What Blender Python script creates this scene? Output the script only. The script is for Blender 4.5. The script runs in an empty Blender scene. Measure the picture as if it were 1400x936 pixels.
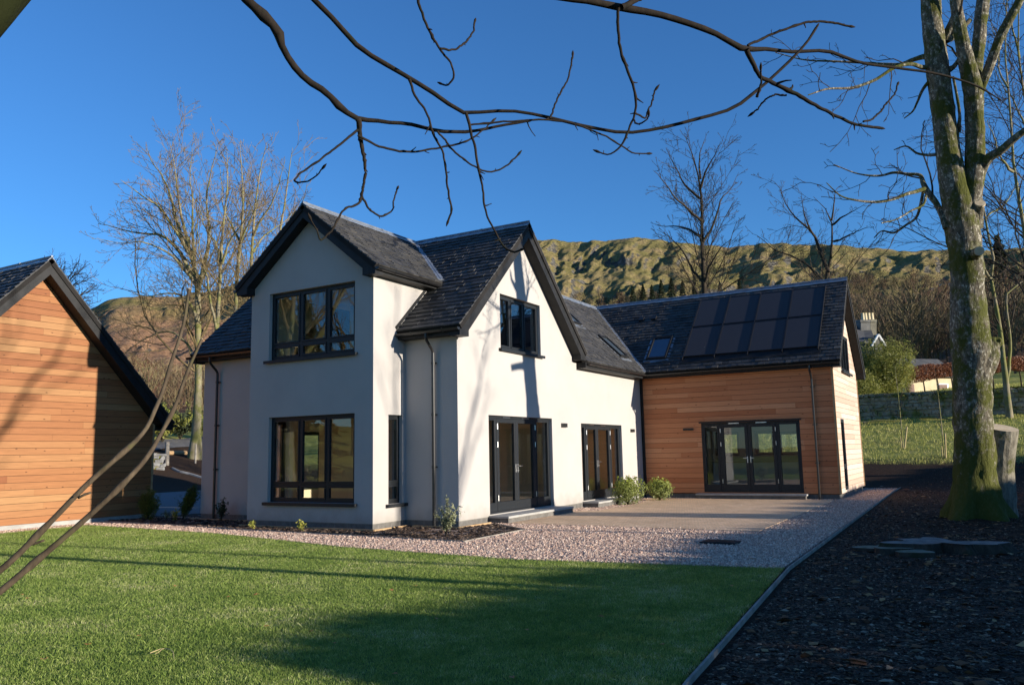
import bpy, bmesh, math, random
import numpy as np
from mathutils import Vector, Matrix
random.seed(7)
rng = np.random.default_rng(11)
S = bpy.context.scene
COL = S.collection
# ------------------------------------------------------------------ camera frame
CAM = np.array([-13.5394, -11.3172, 1.6]); FPX = 1097.75
def _frame(yaw, pitch, roll):
    cy, sy, cp, sp = math.cos(yaw), math.sin(yaw), math.cos(pitch), math.sin(pitch)
    f = np.array([cy*cp, sy*cp, sp]); r0 = np.array([sy, -cy, 0.]); u0 = np.cross(r0, f)
    return f, r0*math.cos(roll)+u0*math.sin(roll), -r0*math.sin(roll)+u0*math.cos(roll)
CF, CR, CU = _frame(.5236, .1356, -.0206)
def ray(x, y): return CF + CR*(x-700)/FPX - CU*(y-468)/FPX
def at(x, y, t): return CAM + ray(x, y)*t            # a point t metres away along a sight line
def on_z(x, y, z=0.):
    d = ray(x, y); return CAM + d*(z-CAM[2])/d[2]
def pr(P):
    X = np.asarray(P, float) - CAM
    w = X@CF
    return 700+FPX*(X@CR)/w, 468-FPX*(X@CU)/w
# ------------------------------------------------------------------ noise
def _h(ix, iy, s):
    n = (ix.astype(np.int64)*374761393 + iy.astype(np.int64)*668265263 + s*974711) & 0x7fffffff
    n = ((n ^ (n >> 13))*1274126177) & 0x7fffffff
    return ((n ^ (n >> 16)) & 0xffff)/65535.0
def vnoise(x, y, s=0):
    x = np.asarray(x, float); y = np.asarray(y, float)
    ix = np.floor(x); iy = np.floor(y); fx = x-ix; fy = y-iy
    fx = fx*fx*fx*(fx*(fx*6-15)+10); fy = fy*fy*fy*(fy*(fy*6-15)+10)
    ix = ix.astype(np.int64); iy = iy.astype(np.int64)
    a = _h(ix, iy, s); b = _h(ix+1, iy, s); c = _h(ix, iy+1, s); d = _h(ix+1, iy+1, s)
    return (a+(b-a)*fx)*(1-fy)+(c+(d-c)*fx)*fy
def fbm(x, y, o=4, s=0):
    r = 0; a = .5
    for i in range(o):
        r = r + a*vnoise(x*2**i+i*17.3, y*2**i+i*9.1, s+i); a *= .5
    return r/(1-.5**o)
# ------------------------------------------------------------------ materials
def nmat(name, rough=.8, col=(.5, .5, .5), spec=.3):
    m = bpy.data.materials.new(name); m.use_nodes = True
    nt = m.node_tree; b = nt.nodes['Principled BSDF']
    b.inputs['Base Color'].default_value = (*col, 1); b.inputs['Roughness'].default_value = rough
    b.inputs['Specular IOR Level'].default_value = spec
    return m, nt, b
def nd(nt, t, **k):
    n = nt.nodes.new(t)
    for a, v in k.items():
        if a.startswith('i_'): n.inputs[a[2:].replace('_', ' ')].default_value = v
        else: setattr(n, a, v)
    return n
def pos(nt, scale=(1, 1, 1)):
    g = nd(nt, 'ShaderNodeNewGeometry'); mp = nd(nt, 'ShaderNodeMapping')
    mp.inputs['Scale'].default_value = scale
    nt.links.new(g.outputs['Position'], mp.inputs['Vector']); return mp.outputs[0]
def noise(nt, vec, scale, detail=4, rough=.55):
    n = nd(nt, 'ShaderNodeTexNoise'); n.inputs['Scale'].default_value = scale
    n.inputs['Detail'].default_value = detail; n.inputs['Roughness'].default_value = rough
    nt.links.new(vec, n.inputs['Vector']); return n.outputs['Fac']
def ramp(nt, fac, stops, interp='LINEAR'):
    r = nd(nt, 'ShaderNodeValToRGB'); r.color_ramp.interpolation = interp
    e = r.color_ramp.elements
    while len(e) < len(stops): e.new(.5)
    for i, (p, c) in enumerate(stops):
        e[i].position = p; e[i].color = (*c, 1) if len(c) == 3 else c
    nt.links.new(fac, r.inputs[0]); return r.outputs[0]
def mix(nt, fac, a, b, mode='MIX'):
    m = nd(nt, 'ShaderNodeMix', data_type='RGBA', blend_type=mode)
    for s, v in ((0, fac), (6, a), (7, b)):
        if hasattr(v, 'is_linked') or hasattr(v, 'links'): nt.links.new(v, m.inputs[s])
        elif s == 0: m.inputs[0].default_value = v
        else: m.inputs[s].default_value = (*v, 1)
    return m.outputs[2]
def mth(nt, op, a, b=0., c=0.):
    m = nd(nt, 'ShaderNodeMath', operation=op)
    for i, v in enumerate((a, b, c)):
        if hasattr(v, 'links'): nt.links.new(v, m.inputs[i])
        else: m.inputs[i].default_value = v
    return m.outputs[0]
def bump(nt, b, h, strength=.5, dist=.02, prev=None):
    n = nd(nt, 'ShaderNodeBump'); n.inputs['Strength'].default_value = strength; n.inputs['Distance'].default_value = dist
    nt.links.new(h, n.inputs['Height'])
    nt.links.new(n.outputs[0], b.inputs['Normal']); return n
def attr(nt, name='tint'):
    return nd(nt, 'ShaderNodeAttribute', attribute_name=name).outputs['Fac']
def simple(name, c1, c2, scale, rough=.8, bs=.3, bd=.01, spec=.3, metal=0., detail=5, stretch=(1, 1, 1), tint=False, c3=None):
    m, nt, b = nmat(name, rough, c1, spec); b.inputs['Metallic'].default_value = metal
    v = pos(nt, stretch); f = noise(nt, v, scale, detail)
    stops = [(.32, c1), (.68, c2)] if c3 is None else [(.3, c1), (.5, c2), (.7, c3)]
    c = ramp(nt, f, stops)
    if tint: c = mix(nt, 1.0, c, ramp(nt, attr(nt), [(0, (.5,)*3), (1, (1.35,)*3)]), 'MULTIPLY')
    nt.links.new(c, b.inputs['Base Color'])
    if bs: bump(nt, b, noise(nt, v, scale*6, 3), bs, bd)
    return m
# painted render: faint mottling, fine grain, splash staining low down, hairline drips
def render_mat(name, c):
    m, nt, b = nmat(name, .88, c, .2); v = pos(nt)
    f = noise(nt, v, .9, 5, .6)
    k = ramp(nt, f, [(.3, tuple(x*.93 for x in c)), (.7, tuple(min(1, x*1.03) for x in c))])
    f2 = noise(nt, pos(nt, (9, 9, .6)), 1.2, 4)
    k = mix(nt, ramp(nt, f2, [(.58, (0, 0, 0)), (.85, (.10, .10, .10))]), k, tuple(x*.72 for x in c))
    g = nd(nt, 'ShaderNodeNewGeometry'); sp = nd(nt, 'ShaderNodeSeparateXYZ'); nt.links.new(g.outputs['Position'], sp.inputs[0])
    sz = ramp(nt, mth(nt, 'SUBTRACT', mth(nt, 'ADD', .62, mth(nt, 'MULTIPLY', noise(nt, v, 3.5, 5), .9)), mth(nt, 'MULTIPLY', sp.outputs[2], 1.35)), [(.45, (0, 0, 0)), (.95, (.45, .45, .45))])
    k = mix(nt, sz, k, (c[0]*.55, c[1]*.52, c[2]*.44))
    nt.links.new(k, b.inputs['Base Color']); bump(nt, b, noise(nt, v, 120, 4, .7), .5, .006)
    return m
M = {}
M['render'] = render_mat('painted render', (.405, .384, .362))
M['plaster'] = simple('interior plaster', (.76, .62, .42), (.82, .68, .48), 2, .9, .05)
M['ceiling'] = simple('interior ceiling', (.62, .58, .5), (.66, .62, .55), 2, .9, 0)
M['oak'] = simple('interior floor', (.28, .18, .1), (.34, .23, .13), 3, .5, 0, stretch=(1, 8, 1))
M['white_unit'] = simple('white painted joinery', (.62, .62, .6), (.68, .67, .65), 3, .4, 0)
M['upvc'] = simple('anthracite frame', (.010, .012, .015), (.016, .019, .022), 20, .45, .05, .001, .3)
M['dark_board'] = simple('dark grey painted board', (.011, .012, .013), (.020, .020, .021), 6, .55, .1, .002, .22)
M['gutter'] = simple('black gutter', (.012, .012, .013), (.022, .021, .021), 12, .3, .05, .001, .5)
M['steel'] = simple('brushed steel', (.5, .5, .5), (.62, .62, .62), 30, .28, 0, metal=1.)
M['lead'] = simple('lead flashing', (.20, .23, .27), (.34, .37, .41), 5, .34, .3, .004, .5, .55)
M['block'] = None
def block_mat():
    m, nt, b = nmat('plinth block', .9, (.2, .2, .2), .2)
    g = nd(nt, 'ShaderNodeNewGeometry'); sx = nd(nt, 'ShaderNodeSeparateXYZ'); nt.links.new(g.outputs['Position'], sx.inputs[0])
    cb = nd(nt, 'ShaderNodeCombineXYZ')
    nt.links.new(mth(nt, 'ADD', sx.outputs[0], sx.outputs[1]), cb.inputs[0]); nt.links.new(mth(nt, 'ADD', sx.outputs[2], .075), cb.inputs[1])
    br = nd(nt, 'ShaderNodeTexBrick'); br.inputs['Scale'].default_value = 1
    br.inputs['Brick Width'].default_value = .44; br.inputs['Row Height'].default_value = .215; br.inputs['Mortar Size'].default_value = .006
    br.inputs['Color1'].default_value = (.12, .115, .105, 1); br.inputs['Color2'].default_value = (.17, .16, .15, 1); br.inputs['Mortar'].default_value = (.22, .21, .19, 1)
    nt.links.new(cb.outputs[0], br.inputs['Vector'])
    c = mix(nt, .5, br.outputs['Color'], ramp(nt, noise(nt, pos(nt), 9), [(.3, (.07, .065, .06)), (.7, (.18, .17, .155))]))
    nt.links.new(c, b.inputs['Base Color']); bump(nt, b, noise(nt, pos(nt), 60), .4, .006)
    return m
M['block'] = block_mat()
def timber_mat(name, cols, rough=.62, stretch=(.8, .8, 14), knot=True, wear=.5):
    m, nt, b = nmat(name, rough, cols[1], .25)
    c = ramp(nt, attr(nt), [(0, cols[0]), (.5, cols[1]), (1, cols[2])])
    g = noise(nt, pos(nt, stretch), 3.0, 6, .65)
    c = mix(nt, wear, c, ramp(nt, g, [(.25, (.62, .58, .55)), (.7, (1.12, 1.1, 1.08))]), 'MULTIPLY')
    if knot:
        vo = nd(nt, 'ShaderNodeTexVoronoi', feature='F1'); vo.inputs['Scale'].default_value = 4.2
        nt.links.new(pos(nt, (.75, .75, 1.6)), vo.inputs['Vector'])
        k = ramp(nt, vo.outputs['Distance'], [(.0, (1, 1, 1)), (.07, (.75, .75, .75)), (.11, (0, 0, 0))])
        c = mix(nt, k, c, tuple(x*.35 for x in cols[0]))
    nt.links.new(c, b.inputs['Base Color']); bump(nt, b, g, .25, .004)
    return m
M['larch'] = timber_mat('larch cladding', ((.42, .150, .062), (.53, .215, .095), (.60, .285, .14)))
M['cedar'] = timber_mat('cedar cladding', ((.225, .080, .030), (.30, .130, .050), (.345, .185, .078)), wear=.65)
M['larch_glare'] = timber_mat('larch cladding with painted glare', ((.47, .34, .26), (.55, .43, .34), (.60, .50, .42)), wear=.5)  # paler copy of the larch, sun glare on the gable put into the colours
M['backing'] = simple('black membrane', (.012, .011, .010), (.018, .016, .015), 5, .9, 0)
M['plank'] = simple('sawn softwood edging', (.34, .22, .11), (.46, .31, .17), 7, .8, .3, .003, stretch=(1, 1, 1))
M['plank_grey'] = simple('weathered edging board', (.20, .18, .15), (.32, .29, .25), 7, .8, .3, .003)
def slate_mat():
    m, nt, b = nmat('roof slate', .45, (.06, .06, .07), .32)
    c = ramp(nt, attr(nt), [(0, (.026, .026, .027)), (.35, (.048, .048, .048)), (.7, (.068, .066, .063)), (.9, (.088, .085, .079)), (1, (.115, .11, .10))])
    f = noise(nt, pos(nt), 7, 5, .7)
    c = mix(nt, .8, c, ramp(nt, f, [(.3, (.7, .7, .72)), (.7, (1.25, 1.22, 1.18))]), 'MULTIPLY')
    f3 = noise(nt, pos(nt), 2.2, 4)
    c = mix(nt, ramp(nt, f3, [(.62, (0, 0, 0)), (.8, (.35, .35, .35))]), c, (.08, .085, .055))
    nt.links.new(c, b.inputs['Base Color'])
    nt.links.new(mth(nt, 'ADD', mth(nt, 'MULTIPLY', f, .5), .38), b.inputs['Roughness'])
    bump(nt, b, noise(nt, pos(nt), 28, 5, .7), .5, .008)
    return m
M['slate'] = slate_mat()
def glass_mat(name, tint=(.92, .94, .93), base=.05, gain=1.):
    m = bpy.data.materials.new(name); m.use_nodes = True; nt = m.node_tree; nt.nodes.clear()
    out = nd(nt, 'ShaderNodeOutputMaterial'); tr = nd(nt, 'ShaderNodeBsdfTransparent'); gl = nd(nt, 'ShaderNodeBsdfGlossy'); mx = nd(nt, 'ShaderNodeMixShader')
    tr.inputs[0].default_value = (*tint, 1); gl.inputs['Roughness'].default_value = .0; gl.inputs['Color'].default_value = (.95, .97, 1, 1)
    lw = nd(nt, 'ShaderNodeLayerWeight'); lw.inputs['Blend'].default_value = .5
    f = mth(nt, 'POWER', lw.outputs['Facing'], 4.0)
    f = mth(nt, 'ADD', mth(nt, 'MULTIPLY', f, .9*gain), base)
    nt.links.new(f, mx.inputs[0]); nt.links.new(tr.outputs[0], mx.inputs[1]); nt.links.new(gl.outputs[0], mx.inputs[2])
    bp = nd(nt, 'ShaderNodeBump'); bp.inputs['Strength'].default_value = .06; bp.inputs['Distance'].default_value = .01
    nt.links.new(noise(nt, pos(nt), 1.6, 2), bp.inputs['Height']); nt.links.new(bp.outputs[0], gl.inputs['Normal'])
    nt.links.new(mx.outputs[0], out.inputs[0]); return m
M['glass'] = glass_mat('window glass', base=.06)
def panel_mat():
    m, nt, b = nmat('solar cell glass', .55, (.012, .012, .016), .5)
    vo = nd(nt, 'ShaderNodeTexVoronoi'); vo.inputs['Scale'].default_value = 2.2; nt.links.new(pos(nt), vo.inputs['Vector'])
    s = ramp(nt, vo.outputs['Distance'], [(0, (1, 1, 1)), (.028, (1, 1, 1)), (.04, (0, 0, 0))])
    c = mix(nt, s, ramp(nt, noise(nt, pos(nt), 90, 2), [(.3, (.036, .036, .041)), (.7, (.060, .059, .066))]), (.55, .55, .5))
    nt.links.new(c, b.inputs['Base Color']); b.inputs['Specular IOR Level'].default_value = .12
    return m
M['cell'] = panel_mat()
def bark_mat(name, bark, bark2, moss, mossy=.5, scale=4, stretch=(1, 1, .35), bumpd=.03, lichen=None):
    m, nt, b = nmat(name, .9, bark, .15)
    v = pos(nt, stretch); f = noise(nt, v, scale*2.2, 6, .7)
    c = ramp(nt, f, [(.3, bark), (.55, bark2), (.72, tuple(min(1, x*1.5) for x in bark2))])
    if lichen: c = mix(nt, ramp(nt, noise(nt, pos(nt, (1, 1, .7)), scale*2.6, 6, .75), [(.53, (0, 0, 0)), (.60, (.9,)*3)]), c, lichen)
    f2 = noise(nt, pos(nt), scale*.30 if lichen else scale*.55, 6, .75)
    if lichen:      # moss thickens towards the foot
        g_ = nd(nt, 'ShaderNodeNewGeometry'); s_ = nd(nt, 'ShaderNodeSeparateXYZ'); nt.links.new(g_.outputs['Position'], s_.inputs[0])
        f2 = mth(nt, 'ADD', f2, mth(nt, 'MULTIPLY', mth(nt, 'MAXIMUM', mth(nt, 'SUBTRACT', 1.9, s_.outputs[2]), 0.), .13))
    c = mix(nt, ramp(nt, f2, [(.62-mossy*.35, (0, 0, 0)), (.74-mossy*.35, (.95,)*3)]), c, moss)
    nt.links.new(c, b.inputs['Base Color']); bump(nt, b, f, .8, bumpd)
    return m
M['bark_moss'] = bark_mat('mossy sycamore bark', (.032, .027, .020), (.15, .13, .095), (.068, .074, .012), .50, 6.5, bumpd=.07, lichen=(.48, .45, .36))
M['bark_sawn'] = bark_mat('pale sawn stem bark', (.07, .06, .045), (.22, .20, .155), (.075, .08, .018), .22, 4, bumpd=.04)
M['moss'] = bark_mat('thick moss', (.006, .007, .003), (.016, .018, .005), (.012, .015, .003), .6, 5)
M['bark_far'] = bark_mat('lichened bark', (.13, .11, .075), (.24, .21, .14), (.17, .17, .055), .5, 2.0)
M['twig_far'] = simple('winter twigs', (.12, .088, .042), (.21, .155, .075), 1.2, .85, 0)
M['bark_dark'] = bark_mat('dark bark', (.026, .021, .017), (.055, .043, .032), (.03, .032, .013), .3, 5, bumpd=.006)
M['bark_bough'] = bark_mat('bough bark with painted shade', (.010, .008, .007), (.022, .017, .013), (.014, .015, .008), .2, 9, bumpd=.004)  # bark darkened so the colour carries the shade on the boughs
M['bark_shoot'] = bark_mat('shoot bark', (.040, .029, .020), (.085, .064, .042), (.075, .07, .03), .25, 14, bumpd=.003)
M['cut_wood'] = simple('sawn wood', (.42, .33, .21), (.56, .46, .32), 8, .85, .2, .003)
M['stake'] = simple('treated stake', (.36, .28, .13), (.46, .38, .20), 8, .85, .2, .003)
def leaf_mat(name, c1, c2, rough=.5, trans=.35):
    m, nt, b = nmat(name, rough, c1, .35)
    c = ramp(nt, attr(nt), [(0, c1), (1, c2)]); nt.links.new(c, b.inputs['Base Color'])
    tl = nd(nt, 'ShaderNodeBsdfTranslucent'); nt.links.new(c, tl.inputs[0]); mx = nd(nt, 'ShaderNodeMixShader'); mx.inputs[0].default_value = trans
    nt.links.new(b.outputs[0], mx.inputs[1]); nt.links.new(tl.outputs[0], mx.inputs[2]); nt.links.new(mx.outputs[0], nt.nodes['Material Output'].inputs[0])
    return m
# ------------------------------------------------------------------ mesh collecting
class MB:
    def __init__(s): s.v = []; s.f = []; s.t = []; s.mi = []
    def add(s, vs, fs, tint=.5, mi=0):
        o = len(s.v); s.v += [tuple(map(float, p)) for p in vs]; s.f += [tuple(i+o for i in f) for f in fs]
        s.t += [tint]*len(fs); s.mi += [mi]*len(fs)
    def box(s, a, b, tint=.5, mi=0):
        x0, y0, z0 = [min(p, q) for p, q in zip(a, b)]; x1, y1, z1 = [max(p, q) for p, q in zip(a, b)]
        s.add([(x0,y0,z0),(x1,y0,z0),(x1,y1,z0),(x0,y1,z0),(x0,y0,z1),(x1,y0,z1),(x1,y1,z1),(x0,y1,z1)],
              [(0,3,2,1),(4,5,6,7),(0,1,5,4),(1,2,6,5),(2,3,7,6),(3,0,4,7)], tint, mi)
    def prism(s, pts, vec, tint=.5, mi=0):
        n = len(pts); P = [np.array(p, float) for p in pts]; V = np.array(vec, float)
        # orientation
        nn = sum((np.cross(P[i]-P[0], P[(i+1) % n]-P[0]) for i in range(1, n-1)), np.zeros(3))
        if nn@V > 0: P = P[::-1]
        s.add(P + [p+V for p in P], [tuple(range(n)), tuple(range(2*n-1, n-1, -1))] + [(i, i+n, (i+1) % n+n, (i+1) % n) for i in range(n)], tint, mi)
    def tube(s, pts, radii, sides=8, tint=.5, cap=True, mi=0):
        P = np.array(pts, float)[None]; Rr = np.array(radii, float)
        if Rr.ndim == 0: Rr = np.full(len(pts), float(Rr))
        v, f = tubes(P, Rr[None], sides)
        fs = [tuple(x) for x in f]
        if cap: n = len(pts); fs += [tuple(range(sides-1, -1, -1)), tuple(range((n-1)*sides, n*sides))]
        s.add(v, fs, tint, mi)
    def build(s, name, mats, parent=None, smooth=False, bevel=0):
        me = bpy.data.meshes.new(name); me.from_pydata(s.v, [], s.f)
        for m in (mats if isinstance(mats, (list, tuple)) else [mats]): me.materials.append(m)
        a = me.attributes.new('tint', 'FLOAT', 'FACE'); a.data.foreach_set('value', np.array(s.t, np.float32))
        me.polygons.foreach_set('material_index', np.array(s.mi, np.int32))
        if smooth: me.polygons.foreach_set('use_smooth', np.ones(len(s.f), bool))
        me.update()
        o = bpy.data.objects.new(name, me); COL.objects.link(o)
        if parent is not None: o.parent = parent
        if bevel:
            b = o.modifiers.new('bevel', 'BEVEL'); b.width = bevel; b.segments = 2; b.limit_method = 'ANGLE'
        return o
def np_mesh(name, v, f, mats, parent=None, tint=None, smooth=False, fm=None):
    """fast mesh: v (N,3), f (M,k)"""
    v = np.asarray(v, np.float32); f = np.asarray(f, np.int32); k = f.shape[1]
    me = bpy.data.meshes.new(name); me.vertices.add(len(v)); me.vertices.foreach_set('co', v.ravel())
    me.loops.add(f.size); me.loops.foreach_set('vertex_index', f.ravel())
    me.polygons.add(len(f)); me.polygons.foreach_set('loop_start', np.arange(0, f.size, k, dtype=np.int32))
    try: me.polygons.foreach_set('loop_total', np.full(len(f), k, np.int32))
    except Exception: pass
    for m in (mats if isinstance(mats, (list, tuple)) else [mats]): me.materials.append(m)
    if tint is not None:
        a = me.attributes.new('tint', 'FLOAT', 'FACE'); a.data.foreach_set('value', np.asarray(tint, np.float32))
    if fm is not None: me.polygons.foreach_set('material_index', np.asarray(fm, np.int32))
    me.update(calc_edges=True)
    me.polygons.foreach_set('use_smooth', np.full(len(f), smooth, bool))
    o = bpy.data.objects.new(name, me); COL.objects.link(o)
    if parent is not None: o.parent = parent
    return o
def tubes(P, Rr, sides):
    """P (N,K,3), Rr (N,K) -> verts, quads"""
    N, K, _ = P.shape
    T = np.gradient(P, axis=1); T /= np.linalg.norm(T, axis=2, keepdims=True)+1e-9
    ref = np.where(np.abs(T[:, :1, 2:3]) > .9, np.array([1., 0, 0]), np.array([0, 0, 1.]))
    A = np.cross(T, np.broadcast_to(ref, T.shape)); A /= np.linalg.norm(A, axis=2, keepdims=True)+1e-9
    B = np.cross(T, A)
    an = np.arange(sides)*2*np.pi/sides
    V = P[:, :, None, :] + Rr[:, :, None, None]*(A[:, :, None, :]*np.cos(an)[None, None, :, None] + B[:, :, None, :]*np.sin(an)[None, None, :, None])
    idx = np.arange(N*K*sides).reshape(N, K, sides)
    a = idx[:, :-1, :]; b = np.roll(a, -1, 2); c = idx[:, 1:, :]; d = np.roll(c, -1, 2)
    return V.reshape(-1, 3), np.stack([a, b, d, c], -1).reshape(-1, 4)
def thing(name, label, cat, loc=(0, 0, 0), group=None):
    o = bpy.data.objects.new(name, None); COL.objects.link(o); o.location = loc; o.empty_display_size = .3
    return tag(o, label, cat, group)
def tag(o, label=None, cat=None, group=None, kind=None):
    if label: o['label'] = label
    if cat: o['category'] = cat
    if group: o['group'] = group
    if kind: o['kind'] = kind
    return o
def reroot(root):
    """children were modelled in world space: keep them there although the thing's empty stands at its base"""
    inv = Matrix.Translation(-root.location)
    for c in root.children: c.matrix_parent_inverse = inv.copy()
# ------------------------------------------------------------------ height of the land
_sky = [(-500, 560), (-200, 520), (0, 478), (60, 455), (110, 430), (130, 420), (148, 411), (165, 407), (200, 404), (250, 402), (290, 397), (330, 386), (400, 366), (500, 345), (620, 334),
        (735, 329), (800, 330), (850, 327), (880, 326), (910, 330), (1000, 334), (1060, 333), (1120, 335), (1150, 337), (1200, 341), (1250, 346), (1290, 341), (1400, 337), (1600, 345), (2000, 400), (3200, 520)]
_sd = np.array([ray(x, y) for x, y in _sky]); _az = np.arctan2(_sd[:, 1], _sd[:, 0]); _el = _sd[:, 2]/np.hypot(_sd[:, 0], _sd[:, 1])
_o = np.argsort(_az); _az = _az[_o]; _el = _el[_o]
_az = np.concatenate([[-2.2, -1.3, -.9], _az, [1.7, 2.4]]); _el = np.concatenate([[.0, .0, .01], _el, [.0, .0]])
_g = np.array([[80, 0], [150, .17], [260, .34], [420, .50], [560, .60], [596, .635], [603, .675], [690, .775], [738, .835], [746, .915], [790, .955], [860, 1.0]])
def h_near(X, Y):
    d = np.maximum(X-20.5, Y-25.); s = np.log1p(np.exp(np.clip(d*1.3, -30, 30)))/1.3; s = np.where(d*1.3 > 30, d, s)
    return np.where(s < 16, .2*s, 3.2+.125*(s-16))
def land(X, Y):
    X = np.asarray(X, float); Y = np.asarray(Y, float)
    dx, dy = X-CAM[0], Y-CAM[1]; r = np.hypot(dx, dy)+1e-6; az = np.arctan2(dy, dx)
    hn = h_near(X, Y); hb = h_near(CAM[0]+80*np.cos(az), CAM[1]+80*np.sin(az))
    eb = (hb-1.6)/80; eS = np.maximum(np.interp(az, _az, _el), eb*.3)
    rw = r+np.clip((r-250)/300, 0, 1)*(90*(fbm(az*17, r*0+3.3, 4, 61)-.5)+14*(fbm(az*95, r*0+8.1, 3, 62)-.5))
    mk = np.interp(az, [.5, .75], [1., .25])*np.clip((fbm(az*11, r*0+2.2, 3, 63)-.40)*5, 0, 1); g = np.interp(rw, _g[:, 0], _g[:, 1])*mk+np.interp(rw, [80, 150, 260, 420, 560, 700, 800, 860], [0, .17, .34, .50, .62, .78, .93, 1.])*(1-mk); rr = np.minimum(r, 860)
    hf = 1.6+(eb+(eS-eb)*g)*rr
    # crags and gullies
    k = np.clip((r-120)/400, 0, 1)*np.clip((eS-.02)/.15, 0, 1)
    n1 = fbm(X/70+3, Y/70, 5, 3)-.5
    ga, gb = az*24+r/130, r/150; aw = np.interp(az, [.2, .62, .86, 1.0], [1., 1., .5, .4]); rid = 1-np.abs(2*fbm(ga, gb, 5, 21)-1); rk2 = np.abs(fbm(ga*3.1, gb*3.1, 4, 31)-.5)*np.clip((fbm(ga*.8+5, gb*.8, 3, 33)-.46)*7, 0, 1)
    cz = np.exp(-((rw-742)/26)**2)+.7*np.exp(-((rw-600)/20)**2)
    rk = np.abs(fbm(az*110+r/60, r/30, 4, 40)-.5)
    top = np.clip((900-r)/90, 0.12, 1)
    hf = hf + top*k*(n1*15 + aw*((rid-.72)*12 - rk2*24 - rk*40*cz*mk))
    bl = np.clip((r-80)/25, 0, 1)
    return np.where(r < 80, hn, hn*(1-bl)*(r < 105)+hf*np.where(r < 105, bl, 1.))
# ------------------------------------------------------------------ building helpers
def P3(ax, c, a, z): return (c, a, z) if ax == 'X' else (a, c, z)
def rect(a0, a1, z0, z1): return [(a0, z0), (a1, z0), (a1, z1), (a0, z1)]
def wall(name, ax, c, out, poly, holes, th, mats, parent):
    """outer face in the plane ax=c, facing out (+1/-1); th thick; mats = [outer, inner]"""
    bm = bmesh.new(); edges = []
    for lp in [poly]+holes:
        vs = [bm.verts.new(P3(ax, c, a, z)) for a, z in lp]
        edges += [bm.edges.new((vs[i], vs[(i+1) % len(vs)])) for i in range(len(vs))]
    bmesh.ops.triangle_fill(bm, use_beauty=True, use_dissolve=False, edges=edges)
    n = Vector((out, 0, 0) if ax == 'X' else (0, out, 0))
    fs = list(bm.faces); r = bmesh.ops.extrude_face_region(bm, geom=fs)
    vs = [e for e in r['geom'] if isinstance(e, bmesh.types.BMVert)]
    bmesh.ops.translate(bm, verts=vs, vec=-n*th)
    bmesh.ops.recalc_face_normals(bm, faces=bm.faces)
    for f in bm.faces:
        f.material_index = 1 if (len(mats) > 1 and f.normal.dot(n) < -.9) else 0
    me = bpy.data.meshes.new(name); bm.to_mesh(me); bm.free()
    for m in mats: me.materials.append(m)
    o = bpy.data.objects.new(name, me); COL.objects.link(o); o.parent = parent; return o
def clip_half(p, nx, ny, d):       # keep nx*x+ny*y<=d
    out = []
    for i in range(len(p)):
        a, b = p[i], p[(i+1) % len(p)]; da = nx*a[0]+ny*a[1]-d; db = nx*b[0]+ny*b[1]-d
        if da <= 0: out.append(a)
        if (da < 0 < db) or (db < 0 < da):
            t = da/(da-db); out.append((a[0]+(b[0]-a[0])*t, a[1]+(b[1]-a[1])*t))
    return out
def area(p): return .5*sum(p[i][0]*p[(i+1) % len(p)][1]-p[(i+1) % len(p)][0]*p[i][1] for i in range(len(p)))
def ccw(p): return p if area(p) > 0 else p[::-1]
def clip_conv(p, q):
    q = ccw(q)
    for i in range(len(q)):
        (x0, y0), (x1, y1) = q[i], q[(i+1) % len(q)]; nx, ny = (y1-y0), -(x1-x0)
        p = clip_half(p, nx, ny, nx*x0+ny*y0)
        if len(p) < 3: return []
    return p if abs(area(p)) > 2e-4 else []
def cladding(name, ax, c, out, poly, holes, mat, parent, pitch=.163, th=.022, seed=1, gap=.009):
    """horizontal boards, every board a bevelled strip of its own inside one mesh"""
    R = random.Random(seed); mb = MB()
    z0 = min(p[1] for p in poly); z1 = max(p[1] for p in poly); a0 = min(p[0] for p in poly); a1 = max(p[0] for p in poly)
    n = int((z1-z0)/pitch)+1
    for i in range(n):
        b0, b1 = z0+i*pitch, z0+(i+1)*pitch-gap
        cuts = [a0]; x = a0-R.uniform(0, 3.5)
        while x < a1:
            x += R.uniform(1.6, 4.6)
            if a0+.3 < x < a1-.3: cuts.append(x)
        cuts.append(a1)
        zs = sorted({b0, b1, *[h[0][1] for h in holes if b0 < h[0][1] < b1], *[h[2][1] for h in holes if b0 < h[2][1] < b1]})
        for j in range(len(cuts)-1):
            tint = min(1, max(0, R.gauss(.5, .24)))
            for k in range(len(zs)-1):
                zz0, zz1 = zs[k], zs[k+1]; zm = (zz0+zz1)/2
                iv = [(cuts[j]+.001, cuts[j+1]-.001)]
                for h in holes:
                    ha, hb = h[0][0], h[1][0]
                    if h[0][1] < zm < h[2][1]:
                        nv = []
                        for u, v in iv:
                            if hb <= u or ha >= v: nv.append((u, v)); continue
                            if u < ha: nv.append((u, ha))
                            if v > hb: nv.append((hb, v))
                        iv = nv
                for u, v in iv:
                    q = clip_conv(rect(u, v, zz0, zz1), poly)
                    if q: mb.prism([P3(ax, c, a, z) for a, z in q], (out*th, 0, 0) if ax == 'X' else (0, out*th, 0), tint)
    return mb.build(name, mat, parent)
SL_L, SL_G = .36, .165
def slope_of(ax, e, ze, r, zr):
    """roof plane: eave at coordinate e (height ze) up to ridge at r (height zr); ax names the horizontal axis across the slope"""
    return dict(ax=ax, e=e, ze=ze, r=r, zr=zr, m=(zr-ze)/abs(r-e), sg=1 if r > e else -1)
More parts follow.
